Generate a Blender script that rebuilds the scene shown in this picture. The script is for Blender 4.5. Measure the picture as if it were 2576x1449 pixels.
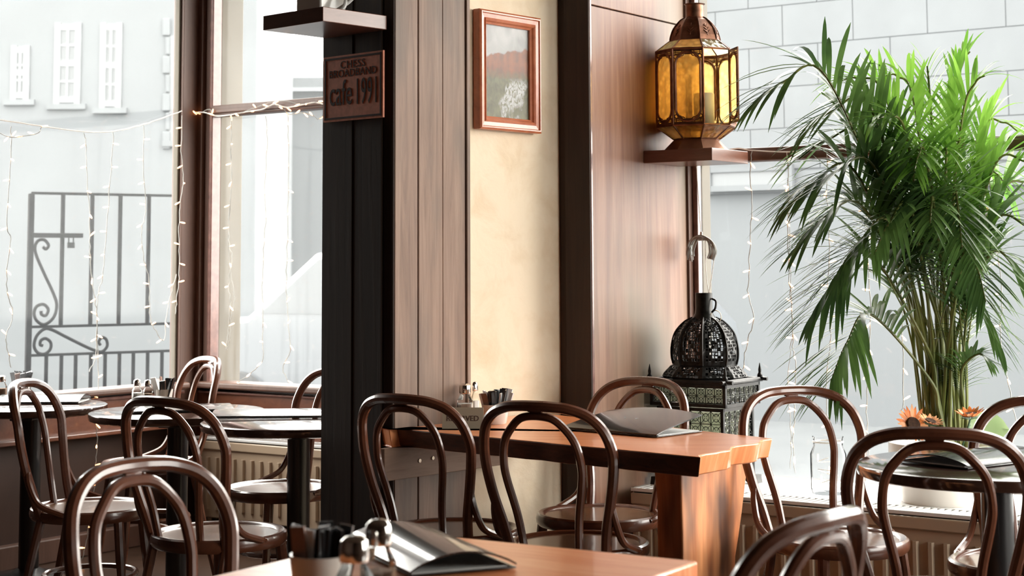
import bpy, bmesh, math, random
from mathutils import Vector, Matrix, noise as mnoise
random.seed(7)
R = math.radians
scene = bpy.context.scene
for o in list(bpy.data.objects): bpy.data.objects.remove(o, do_unlink=True)

# ------------------------------------------------------------------ camera
F, CX, HOR, H = 4200.0, 1288.0, 665.0, 1.26          # pixels of the 2576 x 1449 frame, metres
TP = 2.2e-5 * F
PITCH = math.atan(TP); PPY = HOR - F * TP; ROLL = 0.005
_c, _s = math.cos(ROLL), math.sin(ROLL)
FW = Vector((0, math.cos(PITCH), math.sin(PITCH)))
_up = Vector((0, -math.sin(PITCH), math.cos(PITCH))); _rt = Vector((1, 0, 0))
RT = _c * _rt - _s * _up; UP = _c * _up + _s * _rt
CAM = Vector((0, 0, H))
cam = bpy.data.cameras.new('camera'); camo = bpy.data.objects.new('camera', cam)
scene.collection.objects.link(camo)
cam.sensor_width = 36; cam.lens = 36 * F / 2576
cam.shift_y = -(724.5 - PPY) / 2576
cam.clip_start = .05; cam.clip_end = 200
m = Matrix((RT, UP, -FW)).transposed().to_4x4(); m.translation = CAM
camo.matrix_world = m
cam.dof.use_dof = True; cam.dof.focus_distance = 5.4; cam.dof.aperture_fstop = 6.3
scene.camera = camo

# ------------------------------------------------------------------ world and exposure
w = bpy.data.worlds.new('world'); scene.world = w; w.use_nodes = True
bg = w.node_tree.nodes['Background']; bg.inputs[0].default_value = (1.0, .945, .87, 1); bg.inputs[1].default_value = 1.0
scene.view_settings.view_transform = 'Standard'; scene.view_settings.look = 'None'
scene.view_settings.gamma = 1; scene.view_settings.use_curve_mapping = False
scene.view_settings.exposure = 3.8

def ray(u, v): return FW + (u - CX) / F * RT - (v - PPY) / F * UP
def at_z(u, v, z):
    r = ray(u, v); return CAM + r * ((z - H) / r.z)
def at_y(u, v, y):
    r = ray(u, v); return CAM + r * (y / r.y)
def at_plane(u, v, p, n):
    r = ray(u, v); n = Vector((n[0], n[1], 0)); p = Vector((p[0], p[1], 0))
    return CAM + r * ((p - CAM).dot(n) / r.dot(n))

# ------------------------------------------------------------------ plan of the room: s runs along the street front, t into the room
KS = .933
O = Vector((-1.602 * KS, 8.595 * KS, 0))
E1 = Vector((.819, -.574, 0)).normalized(); E2 = Vector((-E1.y * -1, -E1.x, 0))
E2 = Vector((E1.y, -E1.x, 0))
def st(s, t, z=0): return O + E1 * s + E2 * t + Vector((0, 0, z))
def fac(u, v, t=0): return at_plane(u, v, st(0, t), E2)           # on the street front
def lef(u, v, s=0): return at_plane(u, v, st(s, 0), E1)           # on the left window wall
def S_(p): return (p - O).dot(E1)
def T_(p): return (p - O).dot(E2)
SB = S_(fac(1745, 500))                                            # board side of second pier
PB = at_plane(1486, 500, st(SB, 0), E1); TB = T_(PB)               # its room corner
K1 = at_y(985, 700, 5.31); K1.z = 0
A1 = Vector((-.737, .676, 0)).normalized(); B1 = Vector((.676, .737, 0)).normalized()
BC = Vector((.656, .755, 0)).normalized(); NC = Vector((BC.y, -BC.x, 0))   # cream wall direction, its outward normal
K1L = at_plane(817, 700, K1, Vector((A1.y, -A1.x, 0))); K1L.z = 0
CZ = 3.1

# ------------------------------------------------------------------ mesh helpers
col = scene.collection
class MB:
    def __init__(self): self.v = []; self.f = []
    def add(self, vs, fs):
        n = len(self.v); self.v += [tuple(x) for x in vs]; self.f += [tuple(i + n for i in f) for f in fs]; return self
    def box(self, c, s, ax=None):
        ex, ey, ez = ax if ax else (Vector((1, 0, 0)), Vector((0, 1, 0)), Vector((0, 0, 1)))
        c = Vector(c); vs = []
        for k in (-1, 1):
            for j in (-1, 1):
                for i in (-1, 1): vs.append(c + ex * (i * s[0] / 2) + ey * (j * s[1] / 2) + ez * (k * s[2] / 2))
        return self.add(vs, [(0, 2, 3, 1), (4, 5, 7, 6), (0, 1, 5, 4), (1, 3, 7, 5), (3, 2, 6, 7), (2, 0, 4, 6)])
    def prism(self, poly, z0, z1, top=None):
        n = len(poly); top = top or poly
        vs = [(p[0], p[1], z0) for p in poly] + [(p[0], p[1], z1) for p in top]
        a = sum(poly[i][0] * poly[(i + 1) % n][1] - poly[(i + 1) % n][0] * poly[i][1] for i in range(n))
        r = list(range(n))
        if a < 0: vs = vs[:n][::-1] + vs[n:][::-1]
        return self.add(vs, [tuple(r[::-1]), tuple(i + n for i in r)] + [(i, (i + 1) % n, (i + 1) % n + n, i + n) for i in r])
    def extr(self, pts, d):
        """flat outline (3-D points) pushed along vector d"""
        n = len(pts); d = Vector(d); vs = [Vector(p) for p in pts] + [Vector(p) + d for p in pts]; r = list(range(n))
        return self.add(vs, [tuple(r[::-1]), tuple(i + n for i in r)] + [(i, (i + 1) % n, (i + 1) % n + n, i + n) for i in r])
    def tube(self, pts, rad, seg=8, closed=False, cap=True, flat=1.0):
        pts = [Vector(p) for p in pts]; n = len(pts)
        rs = rad if isinstance(rad, (list, tuple)) else [rad] * n
        tang = []
        for i in range(n):
            a = pts[(i - 1) % n] if (closed or i > 0) else pts[i]; b = pts[(i + 1) % n] if (closed or i < n - 1) else pts[i]
            tang.append((b - a).normalized() if (b - a).length > 1e-9 else Vector((0, 0, 1)))
        ref = Vector((0, 0, 1)) if abs(tang[0].z) < .9 else Vector((1, 0, 0))
        nn = tang[0].cross(ref).normalized(); base = len(self.v); rings = []
        for i in range(n):
            nn = (nn - tang[i] * nn.dot(tang[i])).normalized(); b = tang[i].cross(nn)
            ring = []
            for k in range(seg):
                a = 2 * math.pi * k / seg
                self.v.append(tuple(pts[i] + (nn * math.cos(a) + b * math.sin(a) * flat) * rs[i])); ring.append(len(self.v) - 1)
            rings.append(ring)
        for i in range(n if closed else n - 1):
            a, b = rings[i], rings[(i + 1) % n]
            for k in range(seg): self.f.append((a[k], a[(k + 1) % seg], b[(k + 1) % seg], b[k]))
        if cap and not closed:
            self.f.append(tuple(rings[0][::-1])); self.f.append(tuple(rings[-1]))
        return self
    def lathe(self, prof, seg=24, c=(0, 0, 0), rot=0.0, sx=1, sy=1, cap=True):
        rings = []
        for r, z in prof:
            ring = []
            for k in range(seg):
                a = 2 * math.pi * k / seg + rot
                self.v.append((c[0] + r * math.cos(a) * sx, c[1] + r * math.sin(a) * sy, c[2] + z)); ring.append(len(self.v) - 1)
            rings.append(ring)
        for a, b in zip(rings[:-1], rings[1:]):
            for k in range(seg): self.f.append((a[k], a[(k + 1) % seg], b[(k + 1) % seg], b[k]))
        if cap: self.f.append(tuple(rings[0][::-1])); self.f.append(tuple(rings[-1]))
        return self
    def mesh(self, name, mat, smooth=True, ang=35):
        me = bpy.data.meshes.new(name); me.from_pydata(self.v, [], self.f)
        bm = bmesh.new(); bm.from_mesh(me); bmesh.ops.recalc_face_normals(bm, faces=bm.faces); bm.to_mesh(me); bm.free()
        if smooth:
            me.shade_smooth(); me.set_sharp_from_angle(angle=R(ang))
        if mat: me.materials.append(mat)
        return me
    def build(self, name, mat, parent=None, smooth=True, ang=35, bevel=0, bseg=2):
        o = bpy.data.objects.new(name, self.mesh(name, mat, smooth, ang)); col.objects.link(o)
        if parent: o.parent = parent
        if bevel:
            b = o.modifiers.new('bevel', 'BEVEL'); b.width = bevel; b.segments = bseg; b.limit_method = 'ANGLE'; b.angle_limit = R(40)
        return o
def spline(pts, n=8, closed=False):
    P = [Vector(p) for p in pts]; out = []; L = len(P)
    rng = range(L) if closed else range(L - 1)
    for i in rng:
        p0 = P[(i - 1) % L] if (closed or i > 0) else P[i] * 2 - P[i + 1]
        p1 = P[i]; p2 = P[(i + 1) % L]
        p3 = P[(i + 2) % L] if (closed or i < L - 2) else P[i + 1] * 2 - P[i]
        for k in range(n):
            t = k / n
            out.append(.5 * ((2 * p1) + (p2 - p0) * t + (2 * p0 - 5 * p1 + 4 * p2 - p3) * t * t + (3 * p1 - p0 - 3 * p2 + p3) * t ** 3))
    if not closed: out.append(P[-1])
    return out
def tag(o, label=None, cat=None, group=None, kind=None):
    if label: o['label'] = label
    if cat: o['category'] = cat
    if group: o['group'] = group
    if kind: o['kind'] = kind
    return o
def empty(name, loc=(0, 0, 0), rz=0, **k):
    o = bpy.data.objects.new(name, None); col.objects.link(o); o.location = loc; o.rotation_euler = (0, 0, rz)
    o.empty_display_size = .05
    return tag(o, **k)
def wallframe(name, origin, ex, **k):
    """empty whose x runs along a wall (to the right as seen), y into the wall, z up"""
    return empty(name, origin, math.atan2(ex.y, ex.x), **k)
def kids(o): return [c for c in bpy.data.objects if c.parent == o]
def copy_tree(o, parent=None):
    c = o.copy(); col.objects.link(c); c.parent = parent
    for ch in kids(o): copy_tree(ch, c)
    return c

# ------------------------------------------------------------------ materials
def nmat(name):
    m = bpy.data.materials.new(name); m.use_nodes = True; nt = m.node_tree
    return m, nt, nt.nodes['Principled BSDF'], nt.nodes, nt.links
def plain(name, c, rough=.5, metal=0, coat=0, trans=0, spec=.5, emit=None, es=0, var=0, vs=8):
    m, nt, b, N, L = nmat(name)
    b.inputs['Base Color'].default_value = (*c, 1); b.inputs['Roughness'].default_value = rough; b.inputs['Metallic'].default_value = metal
    b.inputs['Coat Weight'].default_value = coat; b.inputs['Coat Roughness'].default_value = .08
    b.inputs['Transmission Weight'].default_value = trans; b.inputs['Specular IOR Level'].default_value = spec
    if emit: b.inputs['Emission Color'].default_value = (*emit, 1); b.inputs['Emission Strength'].default_value = es
    if var:
        tc = N.new('ShaderNodeTexCoord'); no = N.new('ShaderNodeTexNoise'); no.inputs['Scale'].default_value = vs; no.inputs['Detail'].default_value = 5
        L.new(tc.outputs['Object'], no.inputs['Vector'])
        r = N.new('ShaderNodeValToRGB'); r.color_ramp.elements[0].position = .3; r.color_ramp.elements[1].position = .7
        r.color_ramp.elements[0].color = (*[x * (1 - var) for x in c], 1); r.color_ramp.elements[1].color = (*[min(1, x * (1 + var)) for x in c], 1)
        L.new(no.outputs['Fac'], r.inputs['Fac']); L.new(r.outputs['Color'], b.inputs['Base Color'])
    return m
def wood(name, c1, c2, scale=(1, 1, 1), rough=.4, coat=0.0, freq=6, bump=.15, c3=None, coords='Object', blotch=None):
    """grain: noise squeezed across the grain; scale small along the grain"""
    m, nt, b, N, L = nmat(name)
    tc = N.new('ShaderNodeTexCoord'); mp = N.new('ShaderNodeMapping'); mp.inputs['Scale'].default_value = scale
    L.new(tc.outputs[coords], mp.inputs['Vector'])
    n1 = N.new('ShaderNodeTexNoise'); n1.inputs['Scale'].default_value = freq; n1.inputs['Detail'].default_value = 8; n1.inputs['Roughness'].default_value = .65
    n1.inputs['Distortion'].default_value = .6
    L.new(mp.outputs['Vector'], n1.inputs['Vector'])
    r = N.new('ShaderNodeValToRGB'); e = r.color_ramp.elements
    e[0].position = .32; e[0].color = (*c1, 1); e[1].position = .68; e[1].color = (*c2, 1)
    if c3: x = e.new(.5); x.color = (*c3, 1)
    L.new(n1.outputs['Fac'], r.inputs['Fac']); outc = r.outputs['Color']
    if blotch:
        n2 = N.new('ShaderNodeTexNoise'); n2.inputs['Scale'].default_value = blotch[1]; n2.inputs['Detail'].default_value = 3
        mp2 = N.new('ShaderNodeMapping'); mp2.inputs['Scale'].default_value = blotch[2] if len(blotch) > 2 else (1, 1, .35)
        L.new(tc.outputs[coords], mp2.inputs['Vector']); L.new(mp2.outputs['Vector'], n2.inputs['Vector'])
        r2 = N.new('ShaderNodeValToRGB'); r2.color_ramp.elements[0].position = .45; r2.color_ramp.elements[1].position = .62
        mx = N.new('ShaderNodeMix'); mx.data_type = 'RGBA'; L.new(n2.outputs['Fac'], r2.inputs['Fac']); L.new(r2.outputs['Color'], mx.inputs['Factor'])
        L.new(outc, mx.inputs[6]); mx.inputs[7].default_value = (*blotch[0], 1); outc = mx.outputs[2]
    L.new(outc, b.inputs['Base Color'])
    b.inputs['Roughness'].default_value = rough; b.inputs['Coat Weight'].default_value = coat; b.inputs['Coat Roughness'].default_value = .1
    if bump:
        bp = N.new('ShaderNodeBump'); bp.inputs['Strength'].default_value = bump; bp.inputs['Distance'].default_value = .004
        L.new(n1.outputs['Fac'], bp.inputs['Height']); L.new(bp.outputs['Normal'], b.inputs['Normal'])
    return m
M = {}
M['chair'] = wood('bentwood', (.072, .022, .011), (.15, .052, .026), (1, 1, 1), .26, .5, 5, .0)
M['seat_ply'] = wood('seat_plywood', (.10, .045, .022), (.22, .11, .055), (12, 1.2, 4), .25, .5, 4, .04)
M['tabletop'] = wood('dark_tabletop', (.035, .018, .014), (.07, .035, .024), (1, 8, 1), .12, .6, 4, 0)
M['blackmetal'] = plain('black_metal', (.012, .012, .013), .32, .0, .3)
M['iron'] = plain('wrought_iron', (.0045, .0045, .005), .8, spec=.1, var=.5, vs=40)
M['slab'] = wood('orange_slab_wood', (.80, .23, .075), (.97, .45, .22), (1.2, 14, 1.2), .30, .3, 3, .05, c3=(.90, .32, .125))
M['slab_edge'] = M['slab']
M['slab_leg'] = wood('slab_leg_wood', (.70, .21, .06), (.95, .43, .18), (9, 9, .9), .45, .0, 2.2, .15, blotch=((.09, .03, .012), 5, (1, 1, .3)))
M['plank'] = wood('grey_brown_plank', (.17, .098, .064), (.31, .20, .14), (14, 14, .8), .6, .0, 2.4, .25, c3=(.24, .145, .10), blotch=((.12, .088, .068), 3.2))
M['plank_shade'] = wood('shaded_plank', (.021, .011, .007), (.044, .024, .015), (14, 14, .8), .75, 0, 2.4, .2)  # plank wood with the shade of the room-side faces painted in
M['board'] = wood('red_brown_board', (.15, .055, .032), (.32, .165, .11), (9, 9, .5), .5, .0, 2.2, .08, c3=(.22, .10, .06), blotch=((.17, .13, .085), 1.7, (1, 1, .5)))
M['batten'] = wood('batten_wood', (.20, .11, .065), (.33, .20, .13), (1, 9, 9), .6, 0, 3, .1)
M['bark_shade'] = wood('shaded_waney_edge', (.05, .017, .009), (.16, .055, .025), (2, 2, 9), .35, .2, 5, .3)  # bark brown, deepened by painting in the front edge's shade
M['trim'] = wood('brown_window_paint', (.075, .034, .022), (.115, .056, .037), (8, 8, .8), .5, .0, 3, .1)
M['trim_red'] = plain('red_brown_gloss_paint', (.16, .07, .055), .25, 0, .4, var=.25, vs=30)
M['sillred'] = wood('red_panel', (.11, .035, .018), (.17, .06, .03), (1, 8, 8), .3, .3, 3, .05)
M['wallbrown'] = plain('dark_brown_wall', (.045, .021, .014), .45, var=.3, vs=4)
M['roomwall'] = plain('room_wall_paint', (.09, .048, .03), .7, var=.2, vs=2)
M['ceil'] = plain('ceiling_paint', (.16, .11, .075), .8)
M['floor'] = wood('dark_floorboards', (.035, .018, .011), (.07, .035, .02), (1.5, 14, 1), .35, .2, 3, .1)
M['white'] = plain('white_paint', (.82, .83, .83), .4)
M['cream_ext'] = plain('cream_masonry_paint', (.125, .106, .078), .7, var=.08, vs=6)
M['shelf'] = wood('shelf_veneer', (.14, .055, .035), (.20, .085, .055), (2, 2, 14), .3, .2, 3, .03)
M['shelf_end'] = M['shelf']
M['radiator'] = plain('cream_radiator_enamel', (.42, .32, .23), .35, 0, .2)
M['grille'] = plain('white_radiator_grille', (.75, .75, .74), .35)
M['leather'] = plain('black_leatherette', (.02, .021, .023), .27, 0, .7, var=.3, vs=200)
M['paper'] = plain('white_paper', (.8, .8, .78), .7)
M['chrome'] = plain('chrome', (.75, .73, .70), .12, 1)
M['steel'] = plain('brushed_steel', (.50, .43, .32), .45, .55)
M['salt'] = plain('white_salt', (.85, .83, .8), .9)
M['pepper'] = plain('brown_pepper', (.22, .13, .08), .9)
M['ceramic'] = plain('white_ceramic', (.78, .74, .68), .2, 0, .3)
M['sach_white'] = plain('white_sachet_paper', (.85, .85, .85), .5)
M['sach_black'] = plain('black_sachet_foil', (.015, .015, .016), .25, 0, .3)
M['sach_brown'] = plain('brown_sachet_paper', (.28, .16, .12), .5)
M['wire'] = plain('white_cable', (.80, .79, .76), .4)
M['wire_clear'] = plain('grey_green_cable', (.34, .34, .32), .35)
M['bulb'] = plain('warm_bulb', (.9, .86, .8), .2, emit=(1, .42, .16), es=.4)
M['copper'] = plain('aged_copper', (.22, .105, .065), .38, .85, var=.45, vs=25)
M['copper_pale'] = plain('copper_foot', (.30, .15, .095), .33, .5, var=.2, vs=20)  # foot copper, paler and less metallic than the body
M['candle'] = plain('candle_wax', (.72, .76, .72), .5)
M['ironblack'] = plain('black_lantern_iron', (.016, .015, .014), .35, .6, var=.4, vs=60)
M['soil'] = plain('potting_soil', (.05, .035, .025), .95)
M['petal'] = plain('orange_petal', (.85, .22, .04), .55, var=.3, vs=30)
M['petal_pale'] = plain('pale_orange_petal', (.9, .42, .2), .55, var=.2, vs=30)
M['disc'] = plain('sunflower_disc', (.06, .025, .012), .9, var=.5, vs=120)
M['flowerstem'] = plain('flower_green', (.05, .12, .05), .5)
M['pine'] = wood('red_pine_frame', (.42, .115, .05), (.60, .20, .095), (3, 3, 3), .3, .4, 6, .03)
M['signred'] = plain('terracotta_sign', (.88, .36, .23), .6, var=.12, vs=60)
M['signdark'] = plain('dark_sign_ink', (.06, .025, .018), .7)
M['screw'] = plain('screw_metal', (.35, .28, .22), .35, .8)
M['stone'] = plain('pale_stone', (.082, .089, .095), .9, var=.06, vs=3)
M['stone_dark'] = plain('stone_joint', (.078, .085, .091), .95)
M['pavement'] = plain('pavement', (.058, .063, .067), .9, var=.1, vs=2)
M['extwall'] = plain('street_wall', (.080, .087, .093), .9, var=.06, vs=1)
M['extframe'] = plain('white_sash_paint', (.088, .095, .101), .5)
M['extglass'] = plain('street_window_glass', (.066, .072, .077), .6)
M['car'] = plain('white_car_paint', (.07, .077, .085), .25, 0, .6)
M['rubber'] = plain('tyre_rubber', (.03, .03, .03), .8)

def glass_mat(name, tint=(1, 1, 1), rough=0.0, fac=.88):
    m = bpy.data.materials.new(name); m.use_nodes = True; nt = m.node_tree; N = nt.nodes; L = nt.links; N.clear()
    out = N.new('ShaderNodeOutputMaterial'); tr = N.new('ShaderNodeBsdfTransparent'); tr.inputs[0].default_value = (*tint, 1)
    gl = N.new('ShaderNodeBsdfGlossy'); gl.inputs['Roughness'].default_value = .03 + rough
    lw = N.new('ShaderNodeFresnel'); lw.inputs['IOR'].default_value = 1.0 + fac * .5
    mx = N.new('ShaderNodeMixShader'); L.new(lw.outputs[0], mx.inputs[0])
    L.new(tr.outputs[0], mx.inputs[1]); L.new(gl.outputs[0], mx.inputs[2]); L.new(mx.outputs[0], out.inputs[0])
    return m
M['glass'] = glass_mat('clear_glass', (.96, .97, .97))
M['picglass'] = glass_mat('picture_glass', (.98, .98, .98), .0, .13)
def pane_mat(name, haze=.10, wet=.12, z0=.55, z1=1.2, line=None, streak=0.0):
    """window glass misted with condensation: transparent + translucent film, thicker low down, with runs"""
    m = bpy.data.materials.new(name); m.use_nodes = True; nt = m.node_tree; N = nt.nodes; L = nt.links; N.clear()
    out = N.new('ShaderNodeOutputMaterial'); tr = N.new('ShaderNodeBsdfTransparent'); tr.inputs[0].default_value = (.97, .985, .99, 1)
    tl = N.new('ShaderNodeBsdfTranslucent'); tl.inputs[0].default_value = (.85, .93, 1.0, 1)
    geo = N.new('ShaderNodeNewGeometry'); sep = N.new('ShaderNodeSeparateXYZ'); L.new(geo.outputs['Position'], sep.inputs[0])
    mp = N.new('ShaderNodeMapping'); mp.inputs['Scale'].default_value = (22, 22, 1.3); L.new(geo.outputs['Position'], mp.inputs['Vector'])
    no = N.new('ShaderNodeTexNoise'); no.inputs['Scale'].default_value = 1.6; no.inputs['Detail'].default_value = 6; L.new(mp.outputs['Vector'], no.inputs['Vector'])
    n2 = N.new('ShaderNodeTexNoise'); n2.inputs['Scale'].default_value = 1.3; L.new(geo.outputs['Position'], n2.inputs['Vector'])
    def math_(op, a, b):
        x = N.new('ShaderNodeMath'); x.operation = op
        for i, q in enumerate((a, b)):
            if isinstance(q, (int, float)): x.inputs[i].default_value = q
            else: L.new(q, x.inputs[i])
        return x.outputs[0]
    mr = N.new('ShaderNodeMapRange'); L.new(sep.outputs[2], mr.inputs[0]); mr.inputs[1].default_value = z1; mr.inputs[2].default_value = z0
    low = math_('MULTIPLY', mr.outputs[0], wet)
    f = math_('ADD', haze, low)
    if line is not None:      # ragged edge of the misted part
        zz = math_('ADD', sep.outputs[2], math_('MULTIPLY', math_('SUBTRACT', no.outputs['Fac'], .5), .55))
        mr2 = N.new('ShaderNodeMapRange'); L.new(zz, mr2.inputs[0]); mr2.inputs[1].default_value = line + .03; mr2.inputs[2].default_value = line - .03
        f = math_('MULTIPLY', f, math_('ADD', .45, math_('MULTIPLY', mr2.outputs[0], .55)))
    f = math_('MULTIPLY', f, math_('ADD', .75, math_('MULTIPLY', n2.outputs['Fac'], .5)))
    if streak:                # clear runs low on the pane
        r = N.new('ShaderNodeMapRange'); L.new(no.outputs['Fac'], r.inputs[0]); r.inputs[1].default_value = .52; r.inputs[2].default_value = .6
        run = math_('MULTIPLY', math_('MULTIPLY', r.outputs[0], mr.outputs[0]), streak)
        f = math_('MULTIPLY', f, math_('SUBTRACT', 1.0, run))
    mx = N.new('ShaderNodeMixShader'); L.new(f, mx.inputs[0]); L.new(tr.outputs[0], mx.inputs[1]); L.new(tl.outputs[0], mx.inputs[2])
    gl = N.new('ShaderNodeBsdfGlossy'); gl.inputs['Roughness'].default_value = .04
    m2 = N.new('ShaderNodeMixShader'); m2.inputs[0].default_value = .008; L.new(mx.outputs[0], m2.inputs[1]); L.new(gl.outputs[0], m2.inputs[2])
    L.new(m2.outputs[0], out.inputs[0]); return m
M['pane1'] = pane_mat('misted_pane_left', .0055, .004, .7, 1.6)
M['pane2'] = pane_mat('misted_pane_middle', .014, .012, .7, 1.5, line=None, streak=.8)
M['pane2u'] = pane_mat('misted_pane_upper', .016, .0, .7, 1.5, line=2.30)
M['pane3'] = pane_mat('misted_pane_right', .014, .012, .5, 1.4)
def amber(name, c, dens=.5):
    m = bpy.data.materials.new(name); m.use_nodes = True; nt = m.node_tree; N = nt.nodes; L = nt.links; N.clear()
    out = N.new('ShaderNodeOutputMaterial'); tr = N.new('ShaderNodeBsdfTransparent'); tr.inputs[0].default_value = (*c, 1)
    tl = N.new('ShaderNodeBsdfTranslucent'); tl.inputs[0].default_value = (*c, 1); gl = N.new('ShaderNodeBsdfGlossy'); gl.inputs['Roughness'].default_value = .15
    tc = N.new('ShaderNodeTexCoord'); vo = N.new('ShaderNodeTexVoronoi'); vo.inputs['Scale'].default_value = 42; L.new(tc.outputs['Object'], vo.inputs['Vector'])
    bp = N.new('ShaderNodeBump'); bp.inputs['Strength'].default_value = .8; bp.inputs['Distance'].default_value = .004; L.new(vo.outputs['Distance'], bp.inputs['Height'])
    L.new(bp.outputs[0], gl.inputs['Normal']); L.new(bp.outputs[0], tl.inputs['Normal'])
    rp = N.new('ShaderNodeMapRange'); L.new(vo.outputs['Distance'], rp.inputs[0]); rp.inputs[1].default_value = 0; rp.inputs[2].default_value = .6
    rp.inputs[3].default_value = dens + .25; rp.inputs[4].default_value = dens - .2
    a = N.new('ShaderNodeMixShader'); L.new(rp.outputs[0], a.inputs[0]); L.new(tr.outputs[0], a.inputs[1]); L.new(tl.outputs[0], a.inputs[2])
    b = N.new('ShaderNodeMixShader'); b.inputs[0].default_value = .12; L.new(a.outputs[0], b.inputs[1]); L.new(gl.outputs[0], b.inputs[2]); L.new(b.outputs[0], out.inputs[0])
    return m
M['amber'] = amber('amber_pressed_glass', (.98, .79, .45)); M['honey'] = amber('honey_glass', (.98, .84, .62), .6); M['frost'] = amber('frosted_lantern_glass', (.72, .74, .66), .7)
def leaf_mat(name, c1, c2, tr=.45):
    m, nt, b, N, L = nmat(name); out = N['Material Output']
    tc = N.new('ShaderNodeTexCoord'); no = N.new('ShaderNodeTexNoise'); no.inputs['Scale'].default_value = 5; L.new(tc.outputs['Object'], no.inputs['Vector'])
    r = N.new('ShaderNodeValToRGB'); r.color_ramp.elements[0].position = .35; r.color_ramp.elements[1].position = .65
    r.color_ramp.elements[0].color = (*c1, 1); r.color_ramp.elements[1].color = (*c2, 1); L.new(no.outputs['Fac'], r.inputs['Fac']); L.new(r.outputs['Color'], b.inputs['Base Color'])
    b.inputs['Roughness'].default_value = .26
    tl = N.new('ShaderNodeBsdfTranslucent'); L.new(r.outputs['Color'], tl.inputs[0]); mx = N.new('ShaderNodeMixShader'); mx.inputs[0].default_value = tr
    L.new(b.outputs[0], mx.inputs[1]); L.new(tl.outputs[0], mx.inputs[2]); L.new(mx.outputs[0], out.inputs[0]); return m
M['leaf_a'] = leaf_mat('palm_leaf_deep', (.045, .095, .028), (.12, .22, .055), .4)
M['leaf_b'] = leaf_mat('palm_leaf_bright', (.10, .24, .03), (.24, .44, .07), .5)
M['stem'] = leaf_mat('palm_stem', (.13, .16, .04), (.26, .26, .08), .2)
M['leaf_c'] = leaf_mat('sunflower_leaf', (.20, .28, .13), (.33, .42, .22), .35)
def plaster():
    m, nt, b, N, L = nmat('cream_rough_plaster')
    tc = N.new('ShaderNodeTexCoord')
    no = N.new('ShaderNodeTexNoise'); no.inputs['Scale'].default_value = 7; no.inputs['Detail'].default_value = 9; no.inputs['Roughness'].default_value = .6; no.inputs['Distortion'].default_value = .3
    mu = N.new('ShaderNodeTexNoise'); mu.inputs['Scale'].default_value = 3; mu.inputs['Detail'].default_value = 4; mu.inputs['Distortion'].default_value = .8
    L.new(tc.outputs['Object'], no.inputs['Vector']); L.new(tc.outputs['Object'], mu.inputs['Vector'])
    r = N.new('ShaderNodeValToRGB'); e = r.color_ramp.elements; e[0].position = .25; e[0].color = (.70, .54, .36, 1); e[1].position = .55; e[1].color = (.80, .67, .50, 1)
    L.new(no.outputs['Fac'], r.inputs['Fac']); L.new(r.outputs['Color'], b.inputs['Base Color']); b.inputs['Roughness'].default_value = .75
    ad = N.new('ShaderNodeMath'); ad.operation = 'ADD'; L.new(no.outputs['Fac'], ad.inputs[0]); L.new(mu.outputs['Fac'], ad.inputs[1])
    bp = N.new('ShaderNodeBump'); bp.inputs['Strength'].default_value = .5; bp.inputs['Distance'].default_value = .008; L.new(ad.outputs[0], bp.inputs['Height']); L.new(bp.outputs[0], b.inputs['Normal'])
    return m
M['plaster'] = plaster()
def landscape():
    """the framed landscape photograph: grey sky, dark ridge, rust hillside, green slope and pale water"""
    m, nt, b, N, L = nmat('landscape_print'); tc = N.new('ShaderNodeTexCoord'); sep = N.new('ShaderNodeSeparateXYZ'); L.new(tc.outputs['Generated'], sep.inputs[0])
    def no(sc, det=5, dist=0.0):
        n = N.new('ShaderNodeTexNoise'); n.inputs['Scale'].default_value = sc; n.inputs['Detail'].default_value = det; n.inputs['Distortion'].default_value = dist; L.new(tc.outputs['Generated'], n.inputs['Vector']); return n.outputs['Fac']
    def mth(op, a, c):
        x = N.new('ShaderNodeMath'); x.operation = op
        for i, q in enumerate((a, c)):
            if isinstance(q, (int, float)): x.inputs[i].default_value = q
            else: L.new(q, x.inputs[i])
        return x.outputs[0]
    def mix(fac, a, c):
        x = N.new('ShaderNodeMix'); x.data_type = 'RGBA'; L.new(fac, x.inputs['Factor'])
        for i, q in ((6, a), (7, c)):
            if isinstance(q, tuple): x.inputs[i].default_value = (*q, 1)
            else: L.new(q, x.inputs[i])
        return x.outputs[2]
    def step(v, a, w=.012):
        r = N.new('ShaderNodeMapRange'); L.new(v, r.inputs[0]); r.inputs[1].default_value = a - w; r.inputs[2].default_value = a + w; return r.outputs[0]
    z = sep.outputs[2]; x = sep.outputs[0]
    ridge = mth('ADD', mth('ADD', mth('MULTIPLY', x, .14), .63), mth('MULTIPLY', mth('SUBTRACT', no(4, 6), .5), .22))
    sky = mix(no(3, 4, 1), (.16, .16, .17), (.60, .60, .59))
    hill = mix(no(9, 7), (.03, .022, .015), (.42, .12, .04))
    green = mix(no(14, 8, 1), (.008, .012, .004), (.22, .20, .09))
    c = mix(step(mth('SUBTRACT', z, ridge), 0), hill, sky)
    c = mix(step(mth('ADD', z, mth('MULTIPLY', no(6), .12)), .54, .05), green, c)
    d = mth('ABSOLUTE', mth('SUBTRACT', mth('ADD', x, mth('MULTIPLY', no(3.2, 7, .6), 1.3)), mth('ADD', 1.22, mth('MULTIPLY', z, .3))), 0.0)
    wat = mth('MULTIPLY', mth('MULTIPLY', step(mth('SUBTRACT', .17, d), 0, .06), step(no(22, 6, 1), .47, .1)), step(mth('SUBTRACT', .42, z), 0, .04))
    c = mix(wat, c, (.50, .50, .50))
    L.new(c, b.inputs['Base Color']); b.inputs['Roughness'].default_value = .5; return m
M['print'] = landscape()

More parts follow.
